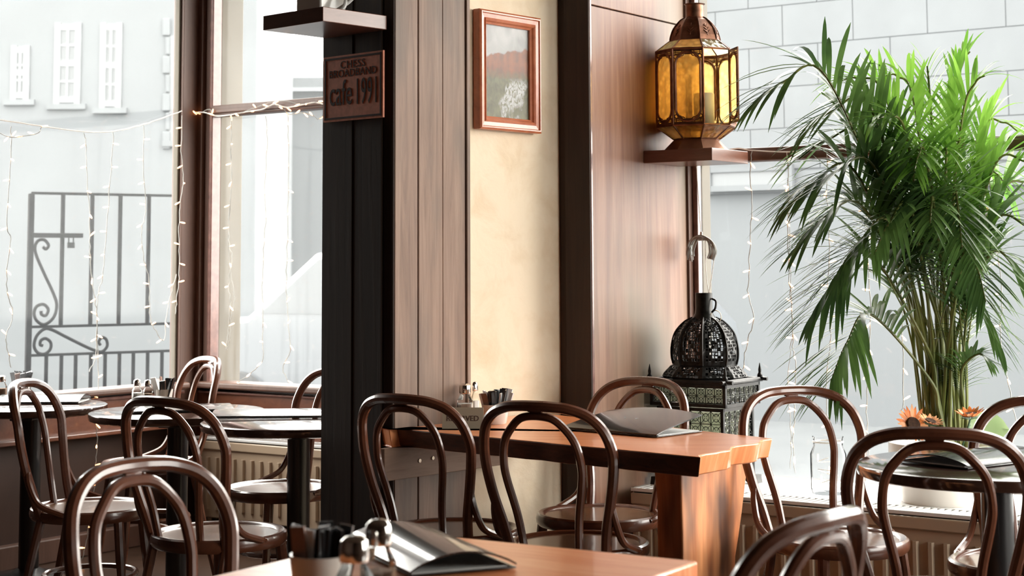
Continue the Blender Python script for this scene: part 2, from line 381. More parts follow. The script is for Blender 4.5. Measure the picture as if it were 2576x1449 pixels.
# ------------------------------------------------------------------ daylight sampling portals in the three window openings
def portal(name, c, sx, sy, nrm):
    l = bpy.data.lights.new(name, 'AREA'); l.shape = 'RECTANGLE'; l.size = sx; l.size_y = sy; l.cycles.is_portal = True
    o = bpy.data.objects.new(name, l); col.objects.link(o); o.location = c
    o.rotation_euler = Vector(nrm).to_track_quat('-Z', 'Y').to_euler(); return o

# ================================================================== STRUCTURE
def quad_st(s0, s1, t0, t1): return [st(s0, t0), st(s1, t0), st(s1, t1), st(s0, t1)]
AX = (E1, E2 * -1, Vector((0, 0, 1)))         # for boxes laid along the street front
def sbox(mb, s0, s1, t0, t1, z0, z1): return mb.prism(quad_st(s0, s1, t0, t1), z0, z1)
SILL2 = (fac(690, 966).z + fac(560, 958).z) / 2
SILL1 = SILL2
WS3_1 = SB + 4.6                                # right window ends well outside the frame
LEDGE = at_z(1886, 1243, .476).z - .012
HEAD = 2.85
RS, RT_ = SB + 5.2, 9.2                        # far ends of the room
W4a, W4b = .25, 2.3                             # unseen side window added in the right wall to light plaster and planks
tag(sbox(MB(), -.3, RS, -.3, RT_, -.12, 0).build('floor', M['floor'], smooth=False), kind='structure')
tag(sbox(MB(), -.3, RS + .2, -.3, RT_, CZ, CZ + .12).build('ceiling', M['ceil'], smooth=False), kind='structure')
mb = MB()
sbox(mb, -.02, 2.25, -.26, -.02, 0, SILL2 - .03); sbox(mb, -.3, RS, -.3, -.02, HEAD, CZ)
sbox(mb, 2.25, SB - .3, -.3, -.02, 0, HEAD); sbox(mb, SB - .3, SB, -.06, -.02, 0, HEAD); sbox(mb, SB, WS3_1, -.3, -.02, 0, LEDGE - .03); sbox(mb, WS3_1, RS, -.3, -.02, 0, HEAD)
tag(mb.build('wall_front', M['wallbrown'], smooth=False), kind='structure')
mb = MB()
sbox(mb, -.3, -.02, -.3, 1.75, 0, SILL1 - .03); sbox(mb, -.3, -.02, -.3, RT_, HEAD, CZ); sbox(mb, -.3, -.02, 1.75, RT_, 0, HEAD)
tag(mb.build('wall_left', M['wallbrown'], smooth=False), kind='structure')
mb = MB(); sbox(mb, RS, RS + .2, -.3, W4a, 0, CZ); sbox(mb, RS, RS + .2, W4b, RT_ + .2, 0, CZ); sbox(mb, RS, RS + .2, W4a, W4b, 0, .6); sbox(mb, RS, RS + .2, W4a, W4b, HEAD, CZ)
tag(mb.build('wall_right', M['roomwall'], smooth=False), kind='structure')
tag(sbox(MB(), -.3, RS, RT_, RT_ + .2, 0, CZ).build('wall_back', M['roomwall'], smooth=False), kind='structure')

# stub wall between the two street windows: plaster core, post clad in planks at its end, second pier with a board
CEND = at_plane(1404, 700, K1, NC); CEND.z = 0
CE2 = K1 + BC * ((CEND - K1).length + .12)
mb = MB()
core = [K1 - NC * 0 + BC * .02 + A1 * .0, CE2, st(SB - .06, TB - .16), st(SB - .06, 0), st(2.22, 0), K1L + B1 * .03]
mb.prism([K1 + BC * .01 - NC * .0, CE2, CE2 - NC * .35, K1L + B1 * .02 - A1 * .02], 0, CZ)
wall_c = tag(mb.build('wall_center', M['plaster'], smooth=False), kind='structure')
mb = MB(); mb.prism([K1L + B1 * .05 - A1 * .03, CE2 - NC * .30, st(SB - .03, TB - .25), st(SB - .03, -.02), st(2.22, -.02)], 0, CZ)
tag(mb.build('wall_stub', M['wallbrown'], smooth=False), kind='structure')

# planked post
post = tag(empty('trim_1', K1), label='post clad in weathered vertical planks, shade painted into its room side', kind='structure')
def on_plane_u(u, p, d): 
    q = at_plane(u, 700, p, Vector((d.y, -d.x, 0))); q.z = 0; return q
def plank(a, b, out, th, z0, z1, mat, parent, name='plank', gap=.0012):
    d = (b - a).normalized(); a = a + d * gap; b = b - d * gap
    mb = MB(); mb.prism([a - parent.location, b - parent.location, b + out * th - parent.location, a + out * th - parent.location], z0, z1)
    return mb.build(name, mat, parent, smooth=False, bevel=.002, bseg=1)
us = [985, 1044, 1106, 1164, 1174]
pp = [on_plane_u(u, K1, BC) for u in us]; pp[0] = K1.copy()
for i in range(4): plank(pp[i], pp[i + 1], NC, (.014, .0155, .014, .02)[i], 0, CZ, M['plank'], post)
ds = [985, 967, 894, 817]; OUTD = -B1
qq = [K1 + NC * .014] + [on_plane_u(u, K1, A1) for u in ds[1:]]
for i in range(3): plank(qq[i], qq[i + 1], OUTD, (.006, .013, .015)[i], 0, CZ, M['plank_shade'], post)
lp = qq[3]; plank(lp + OUTD * .0, lp + B1 * .22, A1, .014, 0, CZ, M['plank_shade'], post)

# second pier: front darkened with painted shade, red-brown board on its window side
pier = tag(empty('trim_2', PB), label='pier with an edge board in painted shade and a red-brown board facing the window', kind='structure'); PB.z = 0; pier.location = PB
mb = MB(); mb.prism([st(SB - .012, TB) - PB, st(SB - .012, -.02) - PB, st(SB - .30, -.02) - PB, st(SB - .30, TB) - PB], 0, CZ); mb.build('pier_core', M['plank_shade'], pier, smooth=False)
seam = at_plane(1490, 13, st(SB, 0), E1).z
pe = st(SB, T_(at_plane(1730, 300, st(SB, 0), E1)))
for z0, z1 in ((0, seam - .002), (seam + .002, CZ)):
    mb = MB(); mb.prism([st(SB - .012, TB - .012) - PB, pe - E1 * .012 - PB, pe - PB, st(SB, TB - .012) - PB], z0, z1); mb.build('board', M['board'], pier, smooth=False, bevel=.002, bseg=1)
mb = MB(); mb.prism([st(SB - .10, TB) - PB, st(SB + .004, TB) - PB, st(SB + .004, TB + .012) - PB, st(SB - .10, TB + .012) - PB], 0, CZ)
mb.build('edge_board', M['plank_shade'], pier, smooth=False, bevel=.002)
mb = MB(); mb.prism([st(SB - .004, TB - .008) - PB, st(SB + .006, TB - .008) - PB, st(SB + .006, TB + .006) - PB, st(SB - .004, TB + .006) - PB], 0, CZ)
mb.build('corner_bead', M['trim_red'], pier, smooth=False, bevel=.003)

# ---- windows
def wparts(w, items):
    for name, mat, (s0, s1, t0, t1, z0, z1), bev in items:
        sbox(MB(), s0, s1, t0, t1, z0, z1).build(name, mat, w, smooth=False, bevel=bev)
S2a = S_(fac(549, 500)); 
w2 = tag(empty('window_2'), label='middle street window with dark transom, misted panes', kind='structure')
rz = [(fac(551, 267).z + fac(812, 247).z) / 2, (fac(560, 293).z + fac(812, 275).z) / 2]
wparts(w2, [
    ('transom', M['trim'], (S2a - .02, 2.25, -.03, .045, rz[1], rz[0]), .006),
    ('transom_bead', M['trim'], (S2a - .02, 2.25, .045, .056, rz[1] + .012, rz[1] + .03), .004),
    ('sill', M['trim'], (.05, 2.25, -.06, .085, SILL2 - .03, SILL2), .008),
    ('sill_bead', M['trim_red'], (.05, 2.25, .02, .05, SILL2 - .055, SILL2 - .045), .003),
    ('panel', M['sillred'], (.02, 2.25, -.02, .03, .12, SILL2 - .045), .003),
    ('head', M['trim'], (.05, 2.25, -.05, .04, HEAD - .08, HEAD), .004),
    ('pane', M['pane2'], (S2a - .01, 2.25, -.004, .0, SILL2 - .01, rz[1] + .01), 0),
    ('pane', M['pane2u'], (S2a - .01, 2.25, -.004, .0, rz[0] - .01, HEAD - .07), 0)])
# corner post with stepped mouldings
for k, (u0, u1, t0, t1, mt, bv) in enumerate([(507, 512, .0, .075, 'trim_red', .004), (512, 525, .0, .05, 'trim', .006), (525, 541, .0, .03, 'trim', .008), (541, 549, -.01, .045, 'trim_red', .004)]):
    a, b = S_(fac(u0, 500)), S_(fac(u1, 500)); sbox(MB(), a, b, t0 - .004, t1, SILL2 - .03, HEAD).build('jamb_moulding', M[mt], w2, smooth=False, bevel=bv)
w1 = tag(empty('window_1'), label='tall left street window beside the corner post', kind='structure')
T1a = T_(lef(450, 500)); T1b = T_(lef(505, 500))
wparts(w1, [
    ('corner_board', M['trim'], (-.05, .02, max(T1b, .0) - .02, T1a, 0, HEAD), .003),
    ('edge_strip', M['cream_ext'], (-.03, .0, T1a, T1a + .012, SILL1, HEAD), .002),
    ('sill', M['trim'], (-.06, .075, T1a - .02, 1.75, SILL1 - .03, SILL1), .01),
    ('sill_bead', M['trim_red'], (.0, .035, T1a - .02, 1.75, SILL1 - .055, SILL1 - .04), .003),
    ('panel', M['sillred'], (-.02, .02, T1a - .02, 1.75, SILL1 - .19, SILL1 - .045), .003),
    ('ledge', M['sillred'], (-.02, .065, T1a - .02, 1.75, SILL1 - .205, SILL1 - .185), .004),
    ('pane', M['pane1'], (-.012, -.008, T1a - .01, 1.75, SILL1 - .01, HEAD), 0)])
tag(sbox(MB(), -.02, .03, .0, RT_, 0, .10).build('baseboard_left', M['trim'], smooth=False, bevel=.006), kind='structure')
w3 = tag(empty('window_3'), label='wide right street window with a deep white display ledge', kind='structure')
r3 = [(fac(1888, 377).z + fac(2571, 339).z) / 2, (fac(1888, 411).z + fac(2571, 374).z) / 2]
s3f = S_(fac(1752, 560)); s3g = S_(fac(1765, 560))
wparts(w3, [
    ('transom', M['trim'], (s3f, WS3_1, -.03, .05, r3[1], r3[0]), .005),
    ('jamb', M['trim'], (SB - .005, s3f, -.01, .06, LEDGE, HEAD), .004),
    ('jamb_moulding', M['trim_red'], (s3f, s3g, -.002, .03, LEDGE, HEAD), .004),
    ('jamb', M['trim'], (WS3_1, WS3_1 + .08, -.05, .06, LEDGE, HEAD), .004),
    ('ledge', M['white'], (SB, WS3_1, -.05, .515 * KS, LEDGE - .03, LEDGE), .004),
    ('ledge_front', M['white'], (SB, WS3_1, .48 * KS, .515 * KS, 0.0, LEDGE - .03), .0),
    ('head', M['trim'], (SB, WS3_1, -.05, .04, HEAD - .08, HEAD), .004),
    ('pane', M['pane3'], (s3g - .01, WS3_1, -.004, .0, LEDGE - .01, r3[1] + .01), 0),
    ('pane', M['pane3'], (s3g - .01, WS3_1, -.004, .0, r3[0] - .01, HEAD - .07), 0)])
w4 = tag(empty('added_window'), label='unseen side window added in the right wall for more light', kind='structure')
wparts(w4, [
    ('pane', M['pane3'], (RS + .05, RS + .054, W4a, W4b, .6, HEAD), 0),
    ('sill', M['trim'], (RS - .05, RS + .1, W4a, W4b, .57, .6), .005),
    ('frame_post', M['trim'], (RS + .02, RS + .09, W4a, W4a + .06, .6, HEAD), .004),
    ('frame_post', M['trim'], (RS + .02, RS + .09, W4b - .06, W4b, .6, HEAD), .004)])
zc = (HEAD + SILL2) / 2
portal('window_portal', st(RS + .12, (W4a + W4b) / 2, (HEAD + .6) / 2), W4b - W4a, HEAD - .6, -E1)
portal('window_portal', st(1.15, -.06, zc), 2.2, HEAD - SILL2, E2)
portal('window_portal', st(-.06, .95, zc), 1.6, HEAD - SILL1, E1)
portal('window_portal', st((SB + WS3_1) / 2, -.06, (HEAD + LEDGE) / 2), WS3_1 - SB, HEAD - LEDGE, E2)

# ================================================================== STREET OUTSIDE
mb = MB(); sbox(mb, -30, 30, -30, -.3, -.14, -.1); sbox(mb, -30, -.3, -.3, 30, -.14, -.1); sbox(mb, RS + .2, 30, -.3, 30, -.14, -.1)
tag(mb.build('pavement', M['pavement'], smooth=False), kind='structure')
# painted masonry reveals seen through the panes
o = sbox(MB(), S2a - .16, S2a - .004, -.165, -.012, -.1, 3.0).build('trim_3', M['cream_ext'], smooth=False, bevel=.008)
tag(o, label='cream painted masonry reveal outside the middle window, behind the corner post', kind='structure')
o = sbox(MB(), SB - .2, s3g - .004, -.085, -.012, -.1, 3.0).build('trim_4', M['cream_ext'], smooth=False, bevel=.006)
tag(o, label='narrow cream masonry reveal outside the right window, behind the hanging cable', kind='structure')
# building across the street on the left, with sash windows
bl = tag(empty('street_building', at_y(200, 700, 18) * 1), label='pale stone building with sash windows beyond the iron gate', cat='building'); bl.location.z = 0
ub = lambda u, v, y=18: at_y(u, v, y) - bl.location
x0, x1 = ub(-500, 0).x, ub(640, 0).x
mb = MB(); mb.box(((x0 + x1) / 2, 1.7, 2.5), (x1 - x0, 3, 5.2)); mb.build('wall', M['extwall'], bl, smooth=False)
def sash(u0, u1, v0, v1, nx, ny):
    a, b = ub(u0, v1), ub(u1, v0); cx_, cz_ = (a.x + b.x) / 2, (a.z + b.z) / 2; wx, wz = b.x - a.x, b.z - a.z
    f = MB(); t = .07
    for dx in (-1, 1): f.box((cx_ + dx * wx / 2, .193, cz_), (t, .022, wz + t * 1.4))
    for dz in (-1, 0, 1): f.box((cx_, .195, cz_ + dz * wz / 2), (wx + t, .02, t))
    for i in range(1, nx): f.box((cx_ - wx / 2 + wx * i / nx, .1925, cz_), (.03, .016, wz * .98))
    for i in range(1, ny): f.box((cx_, .194, cz_ - wz / 2 + wz * i / ny), (wx, .016, .03))
    fo = f.build('window', M['extframe'], bl, smooth=False)
    for i in range(nx):
        for j in range(ny):
            MB().box((cx_ - wx / 2 + wx * (i + .5) / nx, .1975, cz_ - wz / 2 + wz * (j + .5) / ny), (wx / nx - .03, .006, wz / ny - .03)).build('pane', M['extglass'], fo, smooth=False)
    MB().box((cx_, .18, cz_ - wz / 2 - .08), (wx + .2, .06, .06)).build('window_sill', M['stone'], bl, smooth=False)
sash(130, 186, 62, 246, 2, 4); sash(246, 290, 62, 256, 2, 4); sash(424, 470, 95, 340, 2, 5); sash(20, 55, 120, 235, 2, 3)
for k in range(7):
    v = 40 + k * 48; a = ub(408 if k % 2 else 400, v + 44); b = ub(420, v)
    MB().box(((a.x + b.x) / 2, .19, (a.z + b.z) / 2), (b.x - a.x, .05, b.z - a.z)).build('quoin', M['stone'], bl, smooth=False, bevel=.01)
tr_ = tag(empty('backdrop_house', at_y(700, 700, 22)), label='added grey backdrop house giving the middle window its misty tone', cat='building'); tr_.location.z = 0  # house added as a grey backdrop for the misted middle pane
tx0, tx1 = at_y(560, 300, 22).x - tr_.location.x, at_y(900, 300, 22).x - tr_.location.x; tz_ = at_y(700, 120, 22).z
MB().box(((tx0 + tx1) / 2, 1.5, (tz_ - .5) / 2), (tx1 - tx0, 3, tz_ - .3)).build('wall', M['extwall'], tr_, smooth=False)
MB().extr([(tx0 - .2, -.2, tz_ - .6), (tx0 - .2, 1.5, tz_), (tx0 - .2, 3.2, tz_ - .6)], (tx1 - tx0 + .4, 0, 0)).build('roof', M['stone_dark'], tr_, smooth=False)
# stone building across the street on the right: wall of cut blocks
TS = -7.5
br = tag(empty('block_building', st(0, TS)), label='stone block building across the street beyond the right window', cat='building')
def bp(s, t, z): return st(s, t, z) - br.location
s_lo = S_(fac(1560, 300, TS)); s_hi = S_(fac(2620, 300, TS)); zt = fac(2100, -40, TS).z; zb = fac(2100, 420, TS).z
MB().prism([bp(s_lo - .3, TS - .05, 0), bp(s_hi + 3, TS - .05, 0), bp(s_hi + 3, TS - 2, 0), bp(s_lo - .3, TS - 2, 0)], -.1, 4.8).build('wall', M['stone_dark'], br, smooth=False)
bh = .36; row = 0; z = zb; blk = {}
while z < zt + .3:
    s = s_lo - (row % 2) * .33
    while s < s_hi:
        MB().prism([bp(s + .004, TS - .035, 0), bp(s + .656, TS - .035, 0), bp(s + .656, TS - .06, 0), bp(s + .004, TS - .06, 0)], z + .004, z + bh - .004).build('stone_block', M['stone'], br, smooth=False)
        s += .66
    z += bh; row += 1
MB().prism([bp(s_lo - .3, TS - .01, 0), bp(s_hi + 1, TS - .01, 0), bp(s_hi + 1, TS - .06, 0), bp(s_lo - .3, TS - .06, 0)], zb - .2, zb - .02).build('string_course', M['stone'], br, smooth=False)
# white board sign outside
a, b = fac(1786, 476, TS + .03), fac(1990, 420, TS + .03)
sg = tag(wallframe('notice_board', st((S_(a) + S_(b)) / 2, TS + .03), E1), label='blank white notice board on the stone wall outside the right window', cat='board')
wdt = S_(b) - S_(a); zm = (a.z + b.z) / 2; hgt = b.z - a.z
MB().box((0, 0, zm), (wdt, .03, hgt)).build('board', M['extframe'], sg, smooth=False)
for kx in (-1, 1): MB().box((kx * wdt / 2, -.01, zm), (.05, .05, hgt + .05)).build('frame_rail', M['stone'], sg, smooth=False)
for kz in (-1, 1): MB().box((0, -.01, zm + kz * hgt / 2), (wdt, .05, .05)).build('frame_rail', M['stone'], sg, smooth=False)
# white car at the kerb
car = tag(empty('parked_car', st(S_(fac(1130, 700, -4)), -4, -.1)), label='white hatchback parked at the kerb outside the middle window', cat='car'); car.rotation_euler.z = math.atan2(E1.y, E1.x)
prof = [(-2, .3), (-2, .75), (-1.85, .95), (-1.2, 1.0), (-.55, 1.45), (.6, 1.5), (1.5, 1.35), (1.9, .95), (2, .6), (2, .3)]
MB().extr([(x, -.85, z) for x, z in prof], (0, 1.7, 0)).build('body', M['car'], car, bevel=.05)
for pr in ([(-1.05, 1.02), (-.5, 1.4), (.2, 1.43), (.2, 1.02)], [(.27, 1.02), (.27, 1.43), (1.25, 1.33), (1.5, 1.02)]):
    for y in (-.86, .85): MB().extr([(x, y, z) for x, z in pr], (0, .012, 0)).build('side_window', M['extglass'], car, smooth=False)
for x in (-1.25, 1.25):
    for y in (-.8, .8):
        mb = MB(); mb.tube([(x, y - .1, .3), (x, y + .1, .3)], .3, 20); mb.build('wheel', M['rubber'], car)

# wrought iron gate
GL, GR = at_y(79, 484, 10.0), at_y(443, 493, 10.5)
gx = Vector((GR.x - GL.x, GR.y - GL.y, 0)); GW = gx.length; gx.normalize(); gn = Vector((gx.y, -gx.x, 0))
g0 = Vector((GL.x, GL.y, 0))
gate = tag(wallframe('iron_gate', g0 + Vector((0, 0, -.1)), gx), label='black wrought iron gate with scrollwork outside the left window', cat='gate')
def gp(u, v):
    p = at_plane(u, v, g0, gn); return Vector(((p - g0).dot(gx), 0, p.z + .1))
gt = gp(79, 487).z
def gbar(name, u0, v0, u1, v1, r):
    a, b = gp(u0, v0), gp(u1, v1); MB().tube([a, b], r, 8).build(name, M['iron'], gate)
gp0 = gp(79, 500).x; gp1 = gp(443, 500).x
MB().box((gp0, 0, gt / 2), (.032, .032, gt)).build('stile', M['iron'], gate, bevel=.003); MB().box((gp1, 0, gt / 2), (.022, .022, gt)).build('stile', M['iron'], gate, bevel=.003)
for v, nm in ((489, 'top_rail'), (818, 'middle_rail'), (888, 'lower_rail')):
    z = gp(260, v).z; MB().box(((gp0 + gp1) / 2, 0, z), (gp1 - gp0, .02, .016)).build(nm, M['iron'], gate, bevel=.002)
MB().box(((gp0 + gp1) / 2, 0, .14), (gp1 - gp0, .02, .02)).build('bottom_rail', M['iron'], gate)
zt_, zm_, zl_ = gp(260, 489).z, gp(260, 818).z, gp(260, 888).z
for u in (155, 229, 300, 372): x = gp(u, 700).x; MB().tube([(x, 0, zm_), (x, 0, zt_)], .0135, 8).build('bar', M['iron'], gate)
for u in (116, 154, 190, 228, 264, 300, 335, 371, 407): x = gp(u, 930).x; MB().tube([(x, 0, .14), (x, 0, zl_)], .012, 8).build('bar', M['iron'], gate)
def scroll(pts): MB().tube(spline([gp(u, v) + Vector((0, -.012, 0)) for u, v in pts], 8), .0095, 8).build('scroll', M['iron'], gate)
zz = lambda L: [(x / 2.635, 450 + y / 2.635) for x, y in L]
scroll(zz([(280, 450), (300, 465), (318, 440), (290, 405), (250, 410), (228, 450), (238, 510), (290, 630), (350, 760), (372, 840), (350, 920), (290, 965), (240, 940), (222, 890), (240, 845), (285, 832), (316, 865), (300, 905), (272, 898), (268, 875)]))
scroll(zz([(280, 1105), (262, 1098), (268, 1070), (300, 1058), (332, 1085), (328, 1130), (290, 1160), (245, 1150), (222, 1105), (240, 1040), (290, 995), (340, 1000), (430, 1045), (540, 1100), (620, 1135), (670, 1145), (705, 1110), (700, 1065), (670, 1050), (650, 1080), (662, 1102)]))
a, b = gp(80, 592), gp(205, 592); MB().box(((a.x + b.x) / 2, -.02, a.z), (b.x - a.x, .03, .028)).build('bolt', M['iron'], gate, bevel=.003)
c = gp(176, 612); mb = MB(); mb.tube(spline([c + Vector((-.014, -.02, 0)), c + Vector((-.012, -.02, .04)), c + Vector((.012, -.02, .04)), c + Vector((.014, -.02, 0))], 5), .004, 6); mb.box(c + Vector((0, -.02, -.012)), (.04, .02, .034)); mb.build('padlock', M['iron'], gate)

# ================================================================== FURNITURE
# ---- bentwood chair (faces +y, origin on the floor under the seat centre)
OUTL = [(.152, -.125, .44), (.166, -.147, .52), (.187, -.165, .60), (.203, -.178, .68), (.206, -.187, .74), (.189, -.207, .80), (.152, -.226, .84), (.10, -.245, .860), (.047, -.256, .8655), (0, -.2585, .8665)]
INNL = [(.086, -.160, .44), (.098, -.182, .55), (.119, -.205, .65), (.124, -.215, .70), (.114, -.228, .76), (.088, -.236, .80), (.05, -.245, .831), (0, -.248, .8385)]
def both(L): return L + [(-x, y, z) for x, y, z in L[-2::-1]]
def make_chair():
    c = empty('bentwood_chair')
    MB().tube(spline(both(OUTL), 5), .0155, 10).build('back_hoop', M['chair'], c)
    MB().tube(spline(both(INNL), 5), .012, 10).build('inner_hoop', M['chair'], c)
    MB().box((0, -.2535, .852), (.045, .014, .006)).build('hoop_block', M['chair'], c, bevel=.003)
    st_ = MB().lathe([(.170, .428), (.198, .424), (.204, .432), (.206, .445), (.203, .458), (.196, .463), (.186, .462), (.176, .456), (.17, .45)], 48, cap=False); st_.build('seat_ring', M['chair'], c)
    MB().lathe([(.001, .444), (.176, .444), (.178, .455), (.12, .4555), (.001, .454)], 48, cap=False).build('seat_panel', M['seat_ply'], c)
    for s in (-1, 1):
        MB().tube(spline([(s * .150, -.118, .45), (s * .152, -.14, .36), (s * .165, -.175, .18), (s * .185, -.215, 0)], 5), [.0155] * 6 + [.0145] * 5 + [.0125] * 5, 10).build('rear_leg', M['chair'], c)
        MB().tube(spline([(s * .128, .128, .445), (s * .14, .142, .30), (s * .155, .158, .12), (s * .165, .17, 0)], 5), [.017] * 6 + [.0145] * 5 + [.0115] * 5, 10).build('front_leg', M['chair'], c)
        MB().tube(spline([(s * .186, -.160, .60), (s * .194, -.150, .55), (s * .200, -.115, .49), (s * .203, -.05, .462), (s * .202, -.01, .452)], 5), [.006] + [.0105] * 18 + [.007] * 2, 8).build('brace', M['chair'], c)
    ring = [(.150 * math.cos(a), .150 * math.sin(a) - .004, .235) for a in [2 * math.pi * k / 32 for k in range(32)]]
    MB().tube(ring, .0095, 8, closed=True).build('stretcher_ring', M['chair'], c)
    return c
chair0 = make_chair()
CH = [
    (-1.417, 5.713, 94, 'dark bentwood chair cut by the left edge of the photo, facing the leftmost round table'),
    (-.548, 3.21, 125, 'bentwood chair nearest the camera on the left, its hoops level with the front table'),
    (-.893, 5.15, 35, 'bentwood chair behind the nearest left chair, tucked towards the round tables'),
    (-1.495, 6.99, 239, 'small far bentwood chair in front of the brown corner post'),
    (-.845, 6.175, 231, 'bentwood chair half hidden behind the dark planked post'),
    (-.184, 5.195, 36, 'bentwood chair at the left end of the slab table, before the planked post'),
    (.187, 4.93, 30, 'bentwood chair in the middle of the photo, in front of the cream wall'),
    (.276, 5.49, 224, 'bentwood chair on the far side of the slab table, under the red-brown board'),
    (.950, 4.99, 159, 'bentwood chair between the slab table and the palm, before the right window'),
    (1.039, 4.16, 15, 'bentwood chair with its back to the camera at the round table under the palm'),
    (1.375, 4.58, 216, 'bentwood chair cut by the right edge of the photo, beyond the round table'),
    (.286, 2.778, 308, 'blurred bentwood chair seen edge-on at the bottom right, nearest the camera'),
]
for i, (x, y, az, lab) in enumerate(CH):
    c = chair0 if i == 0 else copy_tree(chair0)
    c.location = (x, y, 0); c.rotation_euler.z = -R(az)
    tag(c, lab, 'chair', 'bentwood cafe chairs')

# ---- round pedestal tables
def round_table(p, r, h, lab):
    t = tag(empty('round_table', (p.x, p.y, 0)), lab, 'table', 'round pedestal tables')
    MB().lathe([(.001, h - .032), (r - .012, h - .032), (r - .003, h - .028), (r, h - .016), (r - .002, h - .004), (r - .010, h), (.001, h)], 72, cap=False).build('tabletop', M['tabletop'], t, ang=50)
    MB().box((0, 0, h - .042), (.30, .09, .02)).box((0, 0, h - .0425), (.09, .30, .019)).build('mounting_cross', M['blackmetal'], t, bevel=.004)
    MB().lathe([(.040, .03), (.040, h - .05)], 24).build('column', M['blackmetal'], t)
    MB().lathe([(.21, 0), (.21, .012), (.17, .028), (.07, .045), (.045, .06)], 40).build('base', M['blackmetal'], t)
    return t
P0 = at_z(80, 1018, .705); P1 = at_z(448, 1033, .705); P3 = at_z(752, 1057, .715); P4 = at_z(2505, 1166, .745)
round_table(P0, .30, .705, 'dark round pedestal table cut by the left edge of the photo')
round_table(P1, .338, .705, 'dark round pedestal table with shakers and a menu, second from the left edge')
round_table(P3, .345, .715, 'dark round pedestal table partly hidden by the dark planked post')
round_table(P4, .352, .745, 'dark round pedestal table at the right, in front of the potted palm')

# ---- slab table with live edges, fixed to the wall
TZ = .75
FL, FR, BR = at_z(946, 1073, TZ), at_z(1752, 1149, TZ), at_z(1944, 1103, TZ)
BL = K1 + BC * .70 + NC * .016; BL.z = TZ; FL2 = K1 + BC * .0 + NC * .0
slab = tag(empty('slab_table', (FL.x, FL.y, 0)), 'orange live-edge slab table reaching from the planked post, reserved sign on it', 'table')
def live(a, b, n, amp, seed):
    d = (b - a); nrm = Vector((-d.y, d.x, 0)).normalized()
    return [a + d * (k / n) + nrm * (amp * mnoise.noise(Vector((k * .55 + seed, seed, 0)))) for k in range(n)]
L0 = K1 + OUTD * .03 + NC * .022; L0.z = TZ
outline = live(FL, FR, 22, .008, 3.1) + live(FR, BR, 14, .028, 7.7) + live(BR, BL, 16, .012, 1.9) + [BL, K1 + BC * .05 + NC * .022, L0]
outline = [Vector((p.x - FL.x, p.y - FL.y, 0)) for p in outline]
low = []
cen = sum(outline, Vector()) / len(outline)
for k, p in enumerate(outline): low.append(p + (cen - p).normalized() * (.012 + .012 * mnoise.noise(Vector((k * .7, 4, 1)))))
MB().prism([(p.x, p.y) for p in low], TZ - .055, TZ, [(p.x, p.y) for p in outline]).build('slab', M['slab'], slab, ang=25, bevel=.004)
so = kids(slab)[0]; so.data.materials.append(M['bark_shade']); nf = (FR - FL).normalized(); nf = Vector((nf.y, -nf.x, 0))
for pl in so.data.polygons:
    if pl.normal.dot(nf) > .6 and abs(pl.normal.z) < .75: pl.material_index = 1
slab.rotation_euler.z = 0
# pedestal: thick board with a wavy left face, narrowing to the floor
dF = (FR - FL).normalized(); dE = (BR - FR); dE.z = 0; dE = dE.normalized()
def lp_(u, v): return at_plane(u, v, FR - dF * .16, Vector((dE.y, -dE.x, 0)))
rows = []
for (v, ua, ub_) in [(1150, 1712, 1888), (1200, 1714, 1884), (1270, 1716, 1876), (1340, 1718, 1868), (1400, 1719, 1860), (1450, 1720, 1852), (1560, 1722, 1842)]:
    a = lp_(ua, v); b = lp_(ub_, v); rows.append((a, b))
mb = MB(); vs = []; fs = []
for k, (a, b) in enumerate(rows):
    z = a.z if k else TZ - .05
    if k == len(rows) - 1: z = 0
    wob = .012 * mnoise.noise(Vector((k * 1.3, 2, 0)))
    for q in (a, b, b - dF * (.095 + wob), a - dF * (.095 + wob)): vs.append((q.x - FL.x, q.y - FL.y, z))
for k in range(len(rows) - 1):
    for j in range(4): fs.append((k * 4 + j, k * 4 + (j + 1) % 4, k * 4 + 4 + (j + 1) % 4, k * 4 + 4 + j))
fs += [(0, 1, 2, 3), tuple(len(vs) - 4 + j for j in (3, 2, 1, 0))]
mb.add(vs, fs).build('leg', M['slab_leg'], slab, smooth=False, bevel=.006)
# ledger board carrying the wall end
la, lb = on_plane_u(955, K1 + NC * .02, BC), on_plane_u(1260, K1 + NC * .02, BC)
led = tag(wallframe('ledger_board', Vector((la.x, la.y, 0)), BC), 'plain wooden batten screwed to the wall under the slab table end', 'board')
Llen = (lb - la).length
MB().box((Llen / 2, -.012, .645), (Llen, .022, .10)).build('batten', M['batten'], led, smooth=False, bevel=.002)
for x, z in ((.155, .645), (.215, .648), (.245, .652), (.5, .64)):
    MB().tube([(x, -.026, z), (x, -.022, z)], .006, 10).build('screw', M['screw'], led)

# ---- front table
ca, cb, cc = at_z(1010, 1337, .75), at_z(1757, 1411, .75), at_z(397, 1449, .75)
dx_ = (cb - ca); dx_.z = 0; wlen = dx_.length; dx_.normalize(); dy_ = Vector((dx_.y, -dx_.x, 0))
if dy_.dot(cc - ca) < 0: dy_ = -dy_
ft = tag(wallframe('wooden_table', Vector((ca.x, ca.y, 0)), dx_), 'orange wooden table in the foreground with a black menu folder on it', 'table')
def fl(x, y, z): return (x, -y, z)
MB().box(fl(wlen / 2, .55, .735), (wlen, 1.1, .03)).build('tabletop', M['slab'], ft, bevel=.005)
MB().box(fl(wlen / 2, .55, .685), (wlen - .12, .98, .07)).build('apron', M['slab_leg'], ft, bevel=.003)
for x in (.06, wlen - .06):
    for y in (.06, 1.04): MB().box(fl(x, y, .36), (.06, .06, .72)).build('leg', M['slab_leg'], ft, bevel=.004)

